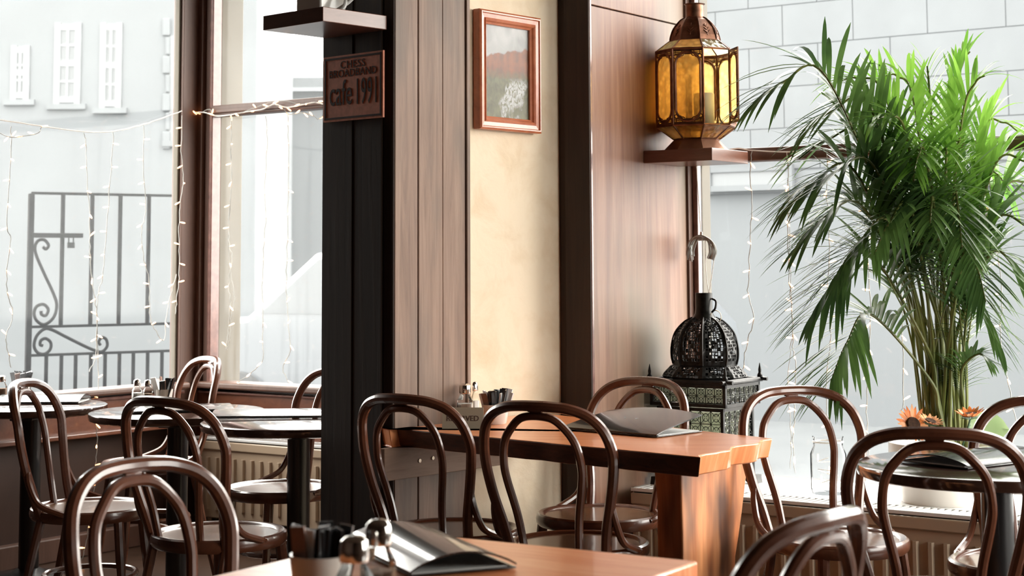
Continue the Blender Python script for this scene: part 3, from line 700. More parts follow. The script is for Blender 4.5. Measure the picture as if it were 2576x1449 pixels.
# ---- radiators
def radiator(name, s0, s1, t0, t1, z0, z1, lab, pitch=.05):
    r = tag(wallframe(name, st(s0, t1), E1), lab, 'radiator', 'panel radiators'); Lr = s1 - s0; d = t1 - t0
    MB().box((Lr / 2, d / 2, (z0 + z1) / 2 - .01), (Lr, d - .02, z1 - z0 - .04)).build('panel', M['radiator'], r, bevel=.006)
    n = int(Lr / pitch)
    rib = MB().extr([(-.011, .012, 0), (-.006, -.002, 0), (.006, -.002, 0), (.011, .012, 0)], (0, 0, z1 - z0 - .14)).mesh('rib', M['radiator'], smooth=False)
    for k in range(n):
        o = bpy.data.objects.new('rib', rib); col.objects.link(o); o.parent = r; o.location = ((k + .5) * Lr / n, 0, z0 + .05)
    MB().box((Lr / 2, .006, z1 - .035), (Lr, .014, .04)).build('top_band', M['radiator'], r, bevel=.005)
    g = MB().box((Lr / 2, .004, z1 - .004), (Lr, .008, .012)).box((Lr / 2, d - .004, z1 - .004), (Lr, .008, .012)).build('grille', M['grille'], r, bevel=.002)
    MB().box((Lr / 2, d / 2, z1 - .014), (Lr - .01, d - .03, .006)).build('shade_plate', M['blackmetal'], r, smooth=False)  # dark plate below the slats, stands in for the shade inside
    m_ = int(Lr / .0235); sl = MB().box((0, d / 2, 0), (.011, d - .012, .005)).mesh('slat', M['grille'], smooth=False)
    for k in range(m_):
        o = bpy.data.objects.new('slat', sl); col.objects.link(o); o.parent = g; o.location = ((k + .5) * Lr / m_, 0, z1 - .001)
    for x in (.05, Lr - .05): MB().tube([(x, d / 2, 0), (x, d / 2, z0 + .03)], .011, 8).build('pipe', M['radiator'], r)
    return r
RZ = .476
radiator('panel_radiator', SB + .06, SB + 3.0, .515 * KS, .63 * KS + .01, .10, RZ, 'long cream panel radiator with white top grille below the right window')
rz2 = at_plane(540, 1106, st(0, .14), E2).z; rz3 = at_plane(815, 1118, st(0, .14), E2).z
radiator('panel_radiator', .12, 2.1, .035, .14, .10, (rz2 + rz3) / 2, 'cream panel radiator under the middle window behind the round tables', .055)

# ---- shelves
def shelf(name, pts, ztop, th, lab):
    c = pts[0]; o = tag(empty(name, (c.x, c.y, ztop - th)), lab, 'shelf', 'floating wall shelves')
    MB().prism([(p.x - c.x, p.y - c.y) for p in pts], 0, th).build('shelf_board', M['shelf'], o, smooth=False, bevel=.002)
    MB().prism([(p.x - c.x + (q.x - p.x) * .1, p.y - c.y + (q.y - p.y) * .1) for p, q in zip(pts, pts[2:] + pts[:2])], th * .25, th * .75).build('core', M['shelf'], o, smooth=False)
    return o
w0 = on_plane_u(972, K1 + OUTD * .016, A1); w1_ = on_plane_u(819, K1 + OUTD * .016, A1)
n0 = at_plane(812, 40, w0, Vector((B1.y, -B1.x, 0))); n0.z = 0; dep = (n0 - w0).length
Z1 = at_y(812, 16, n0.y).z
shelf('wall_shelf', [w0, w1_, w1_ - B1 * dep, n0], Z1, .046, 'small square shelf high on the dark planked post')
b0 = at_plane(1619, 392, st(SB + .001, 0), E1); b0.z = 0
tb = T_(b0); lam = S_(at_plane(1791, 386, st(0, tb), E2)); bk = T_(at_plane(1882, 396, st(lam, 0), E1))
Z2 = at_plane(1791, 371, st(0, tb), E2).z
shelf('wall_shelf', [st(SB + .001, tb), st(lam, tb), st(lam, bk), st(SB + .001, bk)], Z2, .046, 'small square shelf holding the amber glass lantern')
SHC = st((SB + lam) / 2, (tb + bk) / 2)

# ================================================================== THINGS ON TABLES AND WALLS
def text(body, parent, size, loc, mat, sx=1.0, depth=.001, space=1.0, align='CENTER', name='lettering', shear=0.0):
    cu = bpy.data.curves.new(name, 'FONT'); cu.body = body; cu.size = size; cu.extrude = depth; cu.align_x = align; cu.space_character = space; cu.shear = shear; cu.resolution_u = 3
    t = bpy.data.objects.new(name, cu); col.objects.link(t)
    me = bpy.data.meshes.new_from_object(t.evaluated_get(bpy.context.evaluated_depsgraph_get())); bpy.data.objects.remove(t, do_unlink=True)
    o = bpy.data.objects.new(name, me); col.objects.link(o); me.materials.clear(); me.materials.append(mat)
    o.parent = parent; o.location = loc; o.rotation_euler = (R(90), 0, 0); o.scale = (sx, 1, 1); return o

# ---- sign on the post
pa, pb = at_plane(819.5, 228, K1 + OUTD * .016, OUTD), at_plane(969, 210, K1 + OUTD * .016, OUTD)
zt1 = at_plane(819.5, 146, K1 + OUTD * .016, OUTD).z; zb1 = at_plane(819.5, 310, K1 + OUTD * .016, OUTD).z
zt2 = at_plane(969, 126, K1 + OUTD * .016, OUTD).z; zb2 = at_plane(969, 294.4, K1 + OUTD * .016, OUTD).z
zt, zb_ = (zt1 + zt2) / 2, (zb1 + zb2) / 2; SW = (pb - pa).length; SH = zt - zb_
sign = tag(wallframe('wall_sign', Vector((pa.x, pa.y, zb_)), -A1), 'terracotta square cafe sign with dark border lettering on the planked post', 'sign')
MB().box((SW / 2, -.006, SH / 2), (SW, .008, SH)).build('sign_panel', M['signred'], sign, smooth=False, bevel=.001)
e = SW * .035; tk = SW * .022
for nm, c, sz in (('border', (SW / 2, -.0105, SH - e), (SW - e * 1.2, .002, tk)), ('border', (SW / 2, -.0105, e), (SW - e * 1.2, .002, tk)), ('border', (e, -.0105, SH / 2), (tk, .002, SH - e * 1.2)), ('border', (SW - e, -.0105, SH / 2), (tk, .002, SH - e * 1.2))):
    MB().box(c, sz).build(nm, M['signdark'], sign, smooth=False)
text('CHESS', sign, SH * .165, (SW * .5, -.0105, SH * .795), M['signdark'], 1.12, .0006, 1.1)
text('BROADBAND', sign, SH * .165, (SW * .5, -.0105, SH * .665), M['signdark'], 1.02, .0006, 1.05)
text('cafe', sign, SH * .55, (SW * .30, -.0105, SH * .245), M['signdark'], .60, .0008, 1.0)
text('1991', sign, SH * .56, (SW * .735, -.0105, SH * .235), M['signdark'], .46, .0008, 1.05)

# ---- framed picture on the plaster wall
cp = K1 + NC * .005
fa, fb = at_plane(1208, 175, cp + NC * .03, NC), at_plane(1362, 190, cp + NC * .03, NC)
ftz = (at_plane(1213, 23, cp + NC * .03, NC).z + at_plane(1362, 45, cp + NC * .03, NC).z) / 2; fbz = (at_plane(1213, 325, cp + NC * .03, NC).z + at_plane(1362, 335, cp + NC * .03, NC).z) / 2
FWd = (fb - fa).dot(BC); FHt = ftz - fbz
pic = tag(wallframe('framed_picture', Vector((fa.x, fa.y, fbz)) - NC * .03, BC), 'red pine framed landscape photograph hanging on the cream wall', 'picture')
def rail(x0, z0, x1, z1, inner):   # mitred, stepped profile; inner = direction towards the picture
    iw = .046; d = Vector((x1 - x0, 0, z1 - z0)).normalized(); inn = Vector(inner)
    prof = [(0, 0), (0, -.028), (.006, -.033), (.010, -.033), (.013, -.028), (.026, -.026), (.030, -.030), (.036, -.026), (.040, -.020), (iw, -.016), (iw, 0)]
    vs = []
    for (x, z), sgn in (((x0, z0), 1), ((x1, z1), -1)):
        for w_, y in prof: vs.append(Vector((x, y, z)) + inn * w_ + d * (w_ * sgn))
    n = len(prof); fs = [(i, (i + 1) % n, (i + 1) % n + n, i + n) for i in range(n)] + [tuple(range(n))[::-1], tuple(range(n, 2 * n))]
    MB().add(vs, fs).build('frame_rail', M['pine'], pic, ang=20)
rail(0, 0, FWd, 0, (0, 0, 1)); rail(FWd, FHt, 0, FHt, (0, 0, -1)); rail(0, FHt, 0, 0, (1, 0, 0)); rail(FWd, 0, FWd, FHt, (-1, 0, 0))
MB().box((FWd / 2, -.006, FHt / 2), (FWd - .08, .004, FHt - .08)).build('photograph', M['print'], pic, smooth=False)
MB().box((FWd / 2, -.012, FHt / 2), (FWd - .084, .002, FHt - .084)).build('glass', M['picglass'], pic, smooth=False)

# ---- menu folders: flat back cover, arched front cover
def menu(p, z, dirv, L, W, rise, lab, curl=0.0, logo=False, tent=False):
    d = Vector((dirv[0], dirv[1], 0)).normalized(); o = tag(empty('menu_folder', (p.x, p.y, z + .0015), math.atan2(d.y, d.x)), lab, 'menu', 'black menu folders')
    MB().box((0, 0, .002), (L, W, .003)).build('back_cover', M['leather'], o, bevel=.001)
    n = 14; vs = []; nx = 8
    hz = lambda x, y: .006 + rise * max(0, math.cos(math.pi * y / W)) ** .8 * (1 + curl * x / L) + (abs(curl) * .02 * max(0, x / L + .5) ** 2 if curl else 0)
    if tent: hz = lambda x, y: .006 + rise * (max(0, y / W + .5) ** .8) * (.35 + .65 * math.sin(math.pi * min(1, max(0, .15 + .62 * (x / L + .5)))))   # cover standing half open
    for i in range(nx + 1):
        x = -L / 2 + L * i / nx
        for k in range(n + 1): y = -W / 2 + W * k / n; vs.append((x, y, hz(x, y)))
    m_ = len(vs); vs += [(x, y, z_ + .003) for x, y, z_ in vs]; fs = []
    for i in range(nx):
        for k in range(n):
            a = i * (n + 1) + k; fs += [(a, a + n + 1, a + n + 2, a + 1), (a + m_, a + 1 + m_, a + n + 2 + m_, a + n + 1 + m_)]
    for i in range(nx):
        for k in (0, n): a = i * (n + 1) + k; fs.append((a, a + n + 1, a + n + 1 + m_, a + m_))
    for k in range(n):
        for i in (0, nx): a = i * (n + 1) + k; fs.append((a, a + 1, a + 1 + m_, a + m_))
    MB().add(vs, fs).build('front_cover', M['leather'], o, ang=50)
    MB().box((0, W * .02, .0045), (L * .96, W * .9, .0016)).build('pages', M['paper'], o)
    if logo:
        lg = MB(); hh = .0105 + (rise * .5 if tent else rise)
        for sx_ in (-1, 1): lg.tube(spline([(.02 * sx_ + .0, -.008, hh), (.03 * sx_, .004, hh), (.012 * sx_, .012, hh), (.018 * sx_, .022, hh - .001)], 4), .0022, 5)
        lg.build('emblem', M['sach_white'], o)
    return o
menu(Vector((-.155, 2.99, 0)), .75, (-.40, .92), .36, .19, .026, 'black menu folder bulging open on the foreground table')
menu(at_z(1590, 1085, TZ), TZ, dF, .37, .22, .055, 'black menu folder with a small emblem on the slab table', 0, True, True)
menu(at_z(680, 1046, .715), .715, (1, .03), .40, .24, .014, 'black menu folder on the round table beside the dark post')
menu(at_z(455, 1032, .705), .705, (.9, .25), .38, .24, .010, 'black menu folder on the second round table from the left')
menu(at_z(110, 1012, .705), .705, (1, .02), .34, .22, .022, 'black menu folder on the leftmost round table')
menu(at_z(2455, 1160, .745), .745, (.75, .55), .34, .22, .018, 'black menu folder on the round table under the palm')

# ---- shakers, cups of sachets
def shaker(p, z, h, r, fill, lab):
    o = tag(empty('glass_shaker', (p.x, p.y, z)), lab, 'shaker', 'glass salt and pepper shakers')
    MB().lathe([(r * .92, 0), (r, .006), (r, h * .56), (r * .64, h * .70), (r * .62, h * .78)], 8, cap=False, rot=.3).build('jar', M['glass'], o, smooth=False)
    MB().lathe([(.001, .003), (r * .9, .003), (r * .9, h * .48), (.001, h * .5)], 8, cap=False, rot=.3).build('contents', M[fill], o, smooth=False)
    MB().lathe([(r * .68, h * .74), (r * .72, h * .76), (r * .72, h * .88), (r * .66, h * .95), (r * .42, h * .99), (.001, h)], 28, cap=False).build('lid', M['chrome'], o, ang=40)
    return o
def sachet_cup(p, z, r, h, lab, n=14, cupmat='ceramic', lean=1.0, dark=.5):
    o = tag(empty('sachet_cup', (p.x, p.y, z)), lab, 'cup', 'cups of sugar sachets')
    MB().lathe([(.001, 0), (r * .72, 0), (r * .80, .004), (r, h * .9), (r * 1.01, h), (r * .95, h), (r * .74, .008), (.001, .007)], 32, cap=False).build('cup', M[cupmat], o, ang=40)
    rnd = random.Random(int(p.x * 1000) & 999)
    for k in range(n):
        a = 2 * math.pi * k / n + rnd.random(); rr = r * (.15 + .5 * rnd.random()); hh = h * .75 + .040 + .016 * rnd.random()
        c = Vector((rr * math.cos(a), rr * math.sin(a), .012)); tilt = Vector((math.cos(a) * .25 * lean + rnd.uniform(-.1, .1), math.sin(a) * .25 * lean + rnd.uniform(-.1, .1), 1)).normalized()
        ex = tilt.cross(Vector((math.cos(a + .6), math.sin(a + .6), 0))).normalized(); ey = tilt.cross(ex)
        mt = M['sach_black'] if k % 10 < 10 * dark else (M['sach_brown'] if k % 5 == 4 else M['sach_white'])
        MB().box(c + tilt * hh / 2, (.022, .004, hh), (ex, ey, tilt)).build('sachet', mt, o, smooth=False)
    return o
shaker(at_y(891, 1400, 2.36), .75, .137, .029, 'salt', 'glass salt shaker with chrome lid, front one on the foreground table')
shaker(at_y(952, 1400, 2.47), .75, .143, .027, 'pepper', 'taller glass pepper shaker behind the salt shaker on the foreground table')
sachet_cup(at_y(806, 1420, 2.46), .75, .044, .095, 'cup of black and white sachets on the foreground table', 16, lean=.5, dark=.7)
q = at_z(1170, 1062, TZ); shaker(q, TZ, .125, .027, 'salt', 'glass salt shaker behind the reserved sign on the slab table')
q2 = at_z(1190, 1058, TZ); q2.y += .06; shaker(q2, TZ, .125, .022, 'salt', 'slim glass shaker hidden beside the salt shaker on the slab table')
sachet_cup(at_z(1247, 1066, TZ), TZ, .045, .062, 'cup stuffed with black and white sachets beside the reserved sign', 18, dark=.45)
shaker(at_z(344, 1020, .705), .705, .105, .020, 'salt', 'left glass shaker of the pair on the second round table')
shaker(at_z(371, 1022, .705), .705, .105, .020, 'pepper', 'right glass shaker of the pair on the second round table')
sachet_cup(at_z(412, 1018, .705), .705, .036, .062, 'cup of pale sachets beside the shaker pair on the second round table', 14, dark=.25)
shaker(at_z(4, 1008, .705), .705, .105, .021, 'pepper', 'glass shaker at the left edge of the photo on the leftmost round table')
sachet_cup(at_z(54, 997, .705), .705, .036, .06, 'cup of black sachets on the leftmost round table', 14, dark=.9)
# reserved sign: folded steel tent
ra, rb = at_z(1112, 1079, TZ), at_z(1215, 1079, TZ); rd = (rb - ra); rw = rd.length * 1.0; rd.normalize(); rh = .064
rs = tag(wallframe('reserved_sign', Vector((ra.x, ra.y, TZ)), rd), 'small brushed steel reserved sign on the slab table', 'sign')
MB().extr([(0, 0, .0005), (0, .022, rh), (0, .024, rh), (0, .046, .0005), (0, .044, .0005), (0, .023, rh - .004), (0, .002, .0005)], (rw, 0, 0)).build('steel_tent', M['steel'], rs, smooth=False)
tx = text('RESERVED', rs, .024, (rw / 2, .0072, .024), M['signdark'], .95, .0003); tx.rotation_euler = (math.atan2(rh, .022), 0, 0)

# ---- white box and cable on the high shelf
bc = (w0 + w1_) / 2 - B1 * dep * .45
bx = tag(wallframe('speaker_box', Vector((bc.x, bc.y, Z1)), -A1), 'cream white box with a cable standing on the high shelf', 'speaker')
MB().box((-.035, 0, .13), (.12, .11, .26)).build('case', M['ceramic'], bx, bevel=.006)
MB().tube(spline([(.026, .03, .10), (.06, .02, .06), (.075, .0, .02), (.05, -.02, .006), (.08, .03, .05), (.12, .05, .12)], 6), .006, 8).build('cable', M['wire'], bx)

# ================================================================== LANTERNS
def oct_pt(r, k, rot): a = 2 * math.pi * k / 8 + rot; return Vector((r * math.cos(a), r * math.sin(a), 0))
# ---- copper lantern with amber panes on the shelf
LC = at_plane(1751, 250, SHC, E2); LC = SHC + E1 * (S_(LC) - S_(SHC)) * .9
mpx = LC.y / F * 1.004
lt = tag(empty('moroccan_lantern', (LC.x, LC.y, Z2)), 'copper Moroccan lantern with amber glass panes on the small shelf', 'lantern')
RB = .149; rot = R(22.5 + 35 - 8)
zA = 28 * mpx; zB = 60 * mpx; zC = 250 * mpx; zD = 276 * mpx; zE = 338 * mpx; zF = 372 * mpx
MB().lathe([(.125, 0), (.122, .004), (.085, zA), (.08, zA)], 8, rot=rot).build('foot', M['copper_pale'], lt, smooth=False)
def sloped(r0, z0, r1, z1, glassm, nm):
    fr = MB()
    for k in range(8):
        a0, a1 = oct_pt(r0, k, rot) + Vector((0, 0, z0)), oct_pt(r0, k + 1, rot) + Vector((0, 0, z0)); b0, b1 = oct_pt(r1, k, rot) + Vector((0, 0, z1)), oct_pt(r1, k + 1, rot) + Vector((0, 0, z1))
        fr.tube([a0, b0], .0035, 6).tube([a0, a1], .003, 6).tube([b0, b1], .003, 6)
        c = (a0 + a1 + b0 + b1) / 4; nrm = (a1 - a0).cross(b0 - a0).normalized() * .0015
        MB().extr([x + (c - x) * .02 - nrm for x in (a0, a1, b1, b0)], nrm * 2).build('glass_pane', M[glassm if isinstance(glassm, str) else glassm[k % 2]], lt, smooth=False)
    fr.build(nm, M['copper'], lt)
sloped(.086, zA + .002, RB, zB, ('amber', 'honey'), 'lower_tier_frame')
def panel_geo(w_, h_):
    """pierced panel in local x (width) and z: border bars, arched oval, lattice in the corners"""
    fr = MB(); t = .0035
    for sx_ in (-1, 1): fr.box((sx_ * (w_ / 2 - t / 2), 0, h_ / 2), (t * 2, .004, h_))
    for z in (t / 2, h_ - t / 2): fr.box((0, 0, z), (w_, .004, t * 2))
    rx = w_ / 2 - .010; hz = h_ * .29; cz = h_ / 2; ov = []
    for k in range(40):
        a = 2 * math.pi * k / 40; x = rx * math.cos(a); z = (hz if math.sin(a) >= 0 else -hz) + rx * math.sin(a); ov.append((x, 0, cz + z))
    fr.tube(ov, .005, 6, closed=True)
    ov2 = [(x * 1.12, y, cz + (z - cz) * 1.06) for x, y, z in ov]
    for sz in (-1, 1):
        z0 = cz + sz * (hz + rx * .8); z1 = cz + sz * (h_ / 2 - .004)
        for j in range(5):
            x = -w_ / 2 + w_ * (j + .5) / 5
            fr.box((x, 0, (z0 + z1) / 2), (.0035, .003, abs(z1 - z0) * (1.0 if j in (0, 4) else .75)))
        for j in range(3):
            z = z1 + (z0 - z1) * (j + .5) / 3; fr.box((0, 0, z), (w_ - .004, .003, .0032))
        for sx_ in (-1, 1):
            for j in range(3):
                c_ = Vector((sx_ * (w_ / 2 - .012 - j * .012), 0, z1 - sz * .012 - sz * (.012 * (1 - j * .4))))
                fr.tube([c_ + Vector((.007 * math.cos(q), 0, .007 * math.sin(q))) for q in [2 * math.pi * i / 10 for i in range(10)]], .0022, 4, closed=True)
        fr.add([(-.012, -.002, z0 - sz * .0), (.012, -.002, z0), (0, -.002, z0 + sz * .022), (-.012, .002, z0), (.012, .002, z0), (0, .002, z0 + sz * .022)], [(0, 1, 2), (3, 5, 4), (0, 3, 4, 1), (1, 4, 5, 2), (2, 5, 3, 0)])
    return fr
def add_panel(a, b, z0, z1, parent):
    d = b - a; w_ = d.length; h_ = z1 - z0; e = empty('x'); bpy.data.objects.remove(e, do_unlink=True)
    p = panel_geo(w_, h_).build('side_panel', M['copper'], parent, ang=30); p.location = (a + b) / 2 + Vector((0, 0, z0)); p.rotation_euler.z = math.atan2(d.y, d.x)
    g = MB().box((0, .002, h_ / 2), (w_ - .006, .002, h_ - .006)).build('glass_pane', M['amber'], p, smooth=False); return p
door = None
best = min(range(8), key=lambda k: ((oct_pt(RB, k, rot) + oct_pt(RB, k + 1, rot)) / 2 - Vector((-.02 - LC.x * .4, -LC.y * .4, 0)).normalized() * RB * .92 - Vector((.03, 0, 0))).length)
for k in range(8):
    a, b = oct_pt(RB, k, rot), oct_pt(RB, k + 1, rot)
    if k != best: add_panel(a, b, zB + .003, zC - .003, lt)
a, b = oct_pt(RB, best, rot), oct_pt(RB, best + 1, rot)      # open door hinged on its right edge
hinge = max((a, b), key=lambda q: q.x); dd = Vector((.18, -.98, 0)).normalized() * (a - b).length * .95; dd = Vector((-LC.x, -LC.y, 0)).normalized() * (a - b).length * .9 + Vector((.03, 0, 0))
dp = add_panel(hinge, hinge + dd, zB + .006, zC - .006, lt); dp.name = 'door'
fr = MB()
for k in range(8):
    a, b = oct_pt(RB, k, rot), oct_pt(RB, k + 1, rot); up_ = Vector((0, 0, 1))
    fr.tube([a + up_ * zB, a + up_ * zC], .0038, 6)
    for z in (zB, zC): fr.tube([a + up_ * z, b + up_ * z], .004, 6)
fr.build('body_frame', M['copper'], lt)
MB().lathe([(.001, zB - .003), (RB - .004, zB - .003), (RB - .004, zB + .001), (.001, zB + .001)], 8, rot=rot, cap=False).build('floor_plate', M['copper'], lt, smooth=False)
sloped(RB, zC, .098, zD, ('honey', 'frost'), 'roof_frame')
MB().lathe([(.094, zD - .002), (.095, zD + .004), (.092, zD + .02), (.080, zD + (zE - zD) * .55), (.055, zD + (zE - zD) * .88), (.036, zE)], 8, rot=rot, cap=False).build('dome', M['copper'], lt, smooth=False)
fr = MB()
for k in range(8): fr.tube(spline([oct_pt(.096, k, rot) + Vector((0, 0, zD)), oct_pt(.093, k, rot) + Vector((0, 0, zD + .02)), oct_pt(.081, k, rot) + Vector((0, 0, zD + (zE - zD) * .55)), oct_pt(.056, k, rot) + Vector((0, 0, zD + (zE - zD) * .88)), oct_pt(.037, k, rot) + Vector((0, 0, zE))], 4), .0025, 5)
for k in range(8):
    m_ = (oct_pt(1, k, rot) + oct_pt(1, k + 1, rot)) / 2; tn = Vector((-m_.y, m_.x, 0)).normalized()
    def dp_(x, f):
        r_ = .083 - .030 * f ** 1.6; return m_.normalized() * (r_ + .004) * 1.0 + tn * x + Vector((0, 0, zD + .014 + (zE - zD) * .68 * f))
    fr.tube([dp_(0, .05), dp_(0, .8)], .0014, 4)
    for f in (.2, .38, .56):
        for sx_ in (-1, 1): fr.tube([dp_(0, f), dp_(sx_ * .014 * (1.1 - f), f + .16)], .0018, 4)
fr.build('dome_ribs', M['copper'], lt)
MB().lathe([(.036, zE - .002), (.034, zE + .006), (.034, zF - .004), (.040, zF + .001), (.036, zF + .002), (.03, zF - .002)], 24, cap=False).build('neck', M['copper'], lt, ang=30)
mb = MB(); mb.lathe([(.001, 0), (.036, 0), (.038, .003), (.038, 78 * mpx), (.034, 80 * mpx), (.001, 78.5 * mpx)], 32, cap=False)
cd = tag(empty('pillar_candle', (LC.x + .022, LC.y - .07, Z2 + zB + .0015)), 'white pillar candle inside the amber lantern', 'candle'); mb.build('wax', M['candle'], cd, ang=40)
MB().tube([(0, 0, 78 * mpx), (.001, 0, 83 * mpx)], .0015, 5).build('wick', M['sach_black'], cd)

# ---- tall black pierced lantern on the window ledge
LT = .30 * KS
fcor = at_plane(1825, 1000, st(0, .40), E2); sF_ = S_(fcor); Wl = .33 * KS; Dl = .27
lc = st(max(sF_ - Wl / 2, SB + Wl / 2 + .012), .40 - Dl / 2)
bl_ = tag(wallframe('floor_lantern', Vector((lc.x, lc.y, LEDGE)), E1), 'tall black pierced metal lantern with a domed top on the window ledge', 'lantern')
Zf = lambda v: at_y(1800, v, lc.y - .1).z - LEDGE
z_neck, z_nb, z_db, z_t2, z_cb = Zf(738), Zf(800), Zf(920), Zf(957), Zf(1022)
def lattice(w_, h_, cell, parent, name='pierced_panel', bar=.0022):
    nx = max(1, round(w_ / cell)); nz = max(1, round(h_ / cell)); cx_, cz_ = w_ / nx, h_ / nz; m_ = MB()
    for i in range(nx + 1): m_.box((-w_ / 2 + i * cx_, 0, h_ / 2), (bar, .003, h_))
    for j in range(nz + 1): m_.box((0, 0, j * cz_), (w_, .003, bar))
    for i in range(nx):
        for j in range(nz):
            c = Vector((-w_ / 2 + (i + .5) * cx_, 0, (j + .5) * cz_)); r_ = min(cx_, cz_) * .34
            m_.tube([c + Vector((r_ * math.cos(q), 0, r_ * math.sin(q))) for q in [2 * math.pi * k / 8 for k in range(8)]], bar * .6, 4, closed=True)
            for q in range(4):
                a = math.pi / 4 + q * math.pi / 2; m_.tube([c + Vector((r_ * .25 * math.cos(a), 0, r_ * .25 * math.sin(a))), c + Vector((cx_ * .7 * math.cos(a), 0, cz_ * .7 * math.sin(a)))], bar * .5, 4)
    return m_.build(name, M['ironblack'], parent, smooth=False)
def lbox(W_, D_, z0, z1, cell, split=None):
    fr = MB(); t = .012
    for sx_ in (-1, 1):
        for sy_ in (-1, 1): fr.box((sx_ * (W_ / 2 - t / 2), sy_ * (D_ / 2 - t / 2), (z0 + z1) / 2), (t, t, z1 - z0))
    for z in (z0 + t / 2, z1 - t / 2) + ((split,) if split else ()):
        for sy_ in (-1, 1): fr.box((0, sy_ * (D_ / 2 - t / 2), z), (W_, t, t))
        for sx_ in (-1, 1): fr.box((sx_ * (W_ / 2 - t / 2), 0, z), (t, D_, t))
    fr.build('frame', M['ironblack'], bl_, smooth=False)
    for sg, ln in (((0, -1), W_), ((0, 1), W_), ((-1, 0), D_), ((1, 0), D_)):
        p = lattice(ln - .02, z1 - z0 - .02, cell, bl_); p.location = (sg[0] * (W_ / 2 - .004), sg[1] * (D_ / 2 - .004), z0 + .01); p.rotation_euler.z = R(90) if sg[0] else 0
        g = MB().box((0, 0, (z1 - z0) / 2), (ln - .03, .002, z1 - z0 - .03) if not sg[0] else (.002, ln - .03, z1 - z0 - .03)).build('glass', M['frost'], bl_, smooth=False); g.location = (sg[0] * (W_ / 2 - .012), sg[1] * (D_ / 2 - .012), z0)
lbox(Wl * .88, Dl * .88, .03, z_cb - .004, .045, split=(z_cb) * .52)
lbox(Wl, Dl, z_cb, z_t2 - .012, .036)
MB().box((0, 0, z_t2 - .006), (Wl + .02, Dl + .02, .012)).build('cornice', M['ironblack'], bl_, bevel=.004)
for sx_ in (-1, 1):
    for sy_ in (-1, 1):
        MB().lathe([(.001, 0), (.009, .004), (.010, .012), (.005, .02), (.006, .03), (.001, .055)], 10, c=(sx_ * (Wl / 2 - .0), sy_ * (Dl / 2), z_t2), cap=False).build('finial', M['ironblack'], bl_)
        mb = MB(); x, y = sx_ * Wl * .44, sy_ * Dl * .44
        mb.prism([(x - .02, y - .02), (x + .02, y - .02), (x + .02, y + .02), (x - .02, y + .02)], 0, .03, [(x * .9 - .03, y * .9 - .03), (x * .9 + .03, y * .9 - .03), (x * .9 + .03, y * .9 + .03), (x * .9 - .03, y * .9 + .03)]); mb.build('foot', M['ironblack'], bl_, smooth=False)
for sy_ in (-1, 1): MB().tube([(-Wl / 2 - .03, sy_ * Dl / 2, z_t2 - .002), (Wl / 2 + .03, sy_ * Dl / 2, z_t2 - .002)], .007, 8).build('corner_rod', M['ironblack'], bl_)
for sx_ in (-1, 1): MB().tube([(sx_ * Wl / 2, -Dl / 2 - .03, z_t2 - .001), (sx_ * Wl / 2, Dl / 2 + .03, z_t2 - .001)], .007, 8).build('corner_rod', M['ironblack'], bl_)
def pierced(prof, name, cell_h, nseg, keep=.22, rot_=R(22.5)):
    """eight-sided dome; each side is a net of small openings between solid ribs"""
    rows = []; m_ = MB()
    L_ = [0]
    for (r0, a0), (r1, a1) in zip(prof[:-1], prof[1:]): L_.append(L_[-1] + math.hypot(r1 - r0, a1 - a0))
    n = max(3, int(L_[-1] / cell_h)); P_ = []
    for i in range(n + 1):
        d = L_[-1] * i / n
        for k in range(len(prof) - 1):
            if L_[k + 1] >= d - 1e-9: f = (d - L_[k]) / (L_[k + 1] - L_[k]); P_.append((prof[k][0] + (prof[k + 1][0] - prof[k][0]) * f, prof[k][1] + (prof[k + 1][1] - prof[k][1]) * f)); break
    rnd = random.Random(3); grid = {}
    sx_, sy_ = Wl / max(Wl, Dl), Dl / max(Wl, Dl) * 1.04
    for i, (r_, z) in enumerate(P_):
        for k in range(8):
            a, b = oct_pt(r_, k, rot_), oct_pt(r_, k + 1, rot_)
            for j in range(nseg):
                q = a + (b - a) * (j / nseg); jit = .0016 if (0 < j and 0 < i < n) else 0
                m_.v.append((q.x * sx_ + rnd.uniform(-jit, jit), q.y * sy_ + rnd.uniform(-jit, jit), z + rnd.uniform(-jit, jit))); grid[(i, k * nseg + j)] = len(m_.v) - 1
    tot = 8 * nseg
    for i in range(n):
        for c in range(tot):
            j = c % nseg; edge = j == 0 or j == nseg - 1 or i == 0 or i == n - 1
            q = [grid[(i, c)], grid[(i, (c + 1) % tot)], grid[(i + 1, (c + 1) % tot)], grid[(i + 1, c)]]
            if edge or (i + j) % 5 == 4: m_.f.append(tuple(q))
            else:                                    # small hole left open in the middle of the cell
                V = [Vector(m_.v[x]) for x in q]; cc = sum(V, Vector()) / 4; kk = keep + rnd.uniform(-.1, .12); nb = len(m_.v)
                m_.v += [tuple(v + (cc - v) * kk) for v in V]
                for s_ in range(4): m_.f.append((q[s_], q[(s_ + 1) % 4], nb + (s_ + 1) % 4, nb + s_))
    o = m_.build(name, M['ironblack'], bl_, smooth=False); sd = o.modifiers.new('thickness', 'SOLIDIFY'); sd.thickness = .0025; return o
hw = max(Wl, Dl) / 2
pierced([(hw * 1.0, z_t2), (hw * 1.04, z_t2 + .008), (hw * .99, z_t2 + .022), (hw * .82, z_db - .004), (hw * .76, z_db)], 'skirt', .012, 9)
pierced([(hw * .76, z_db), (hw * .80, z_db + .03), (hw * .79, z_db + .07), (hw * .70, z_db + (z_nb - z_db) * .68), (hw * .48, z_db + (z_nb - z_db) * .9), (hw * .27, z_nb)], 'dome', .0125, 8)
fr = MB()
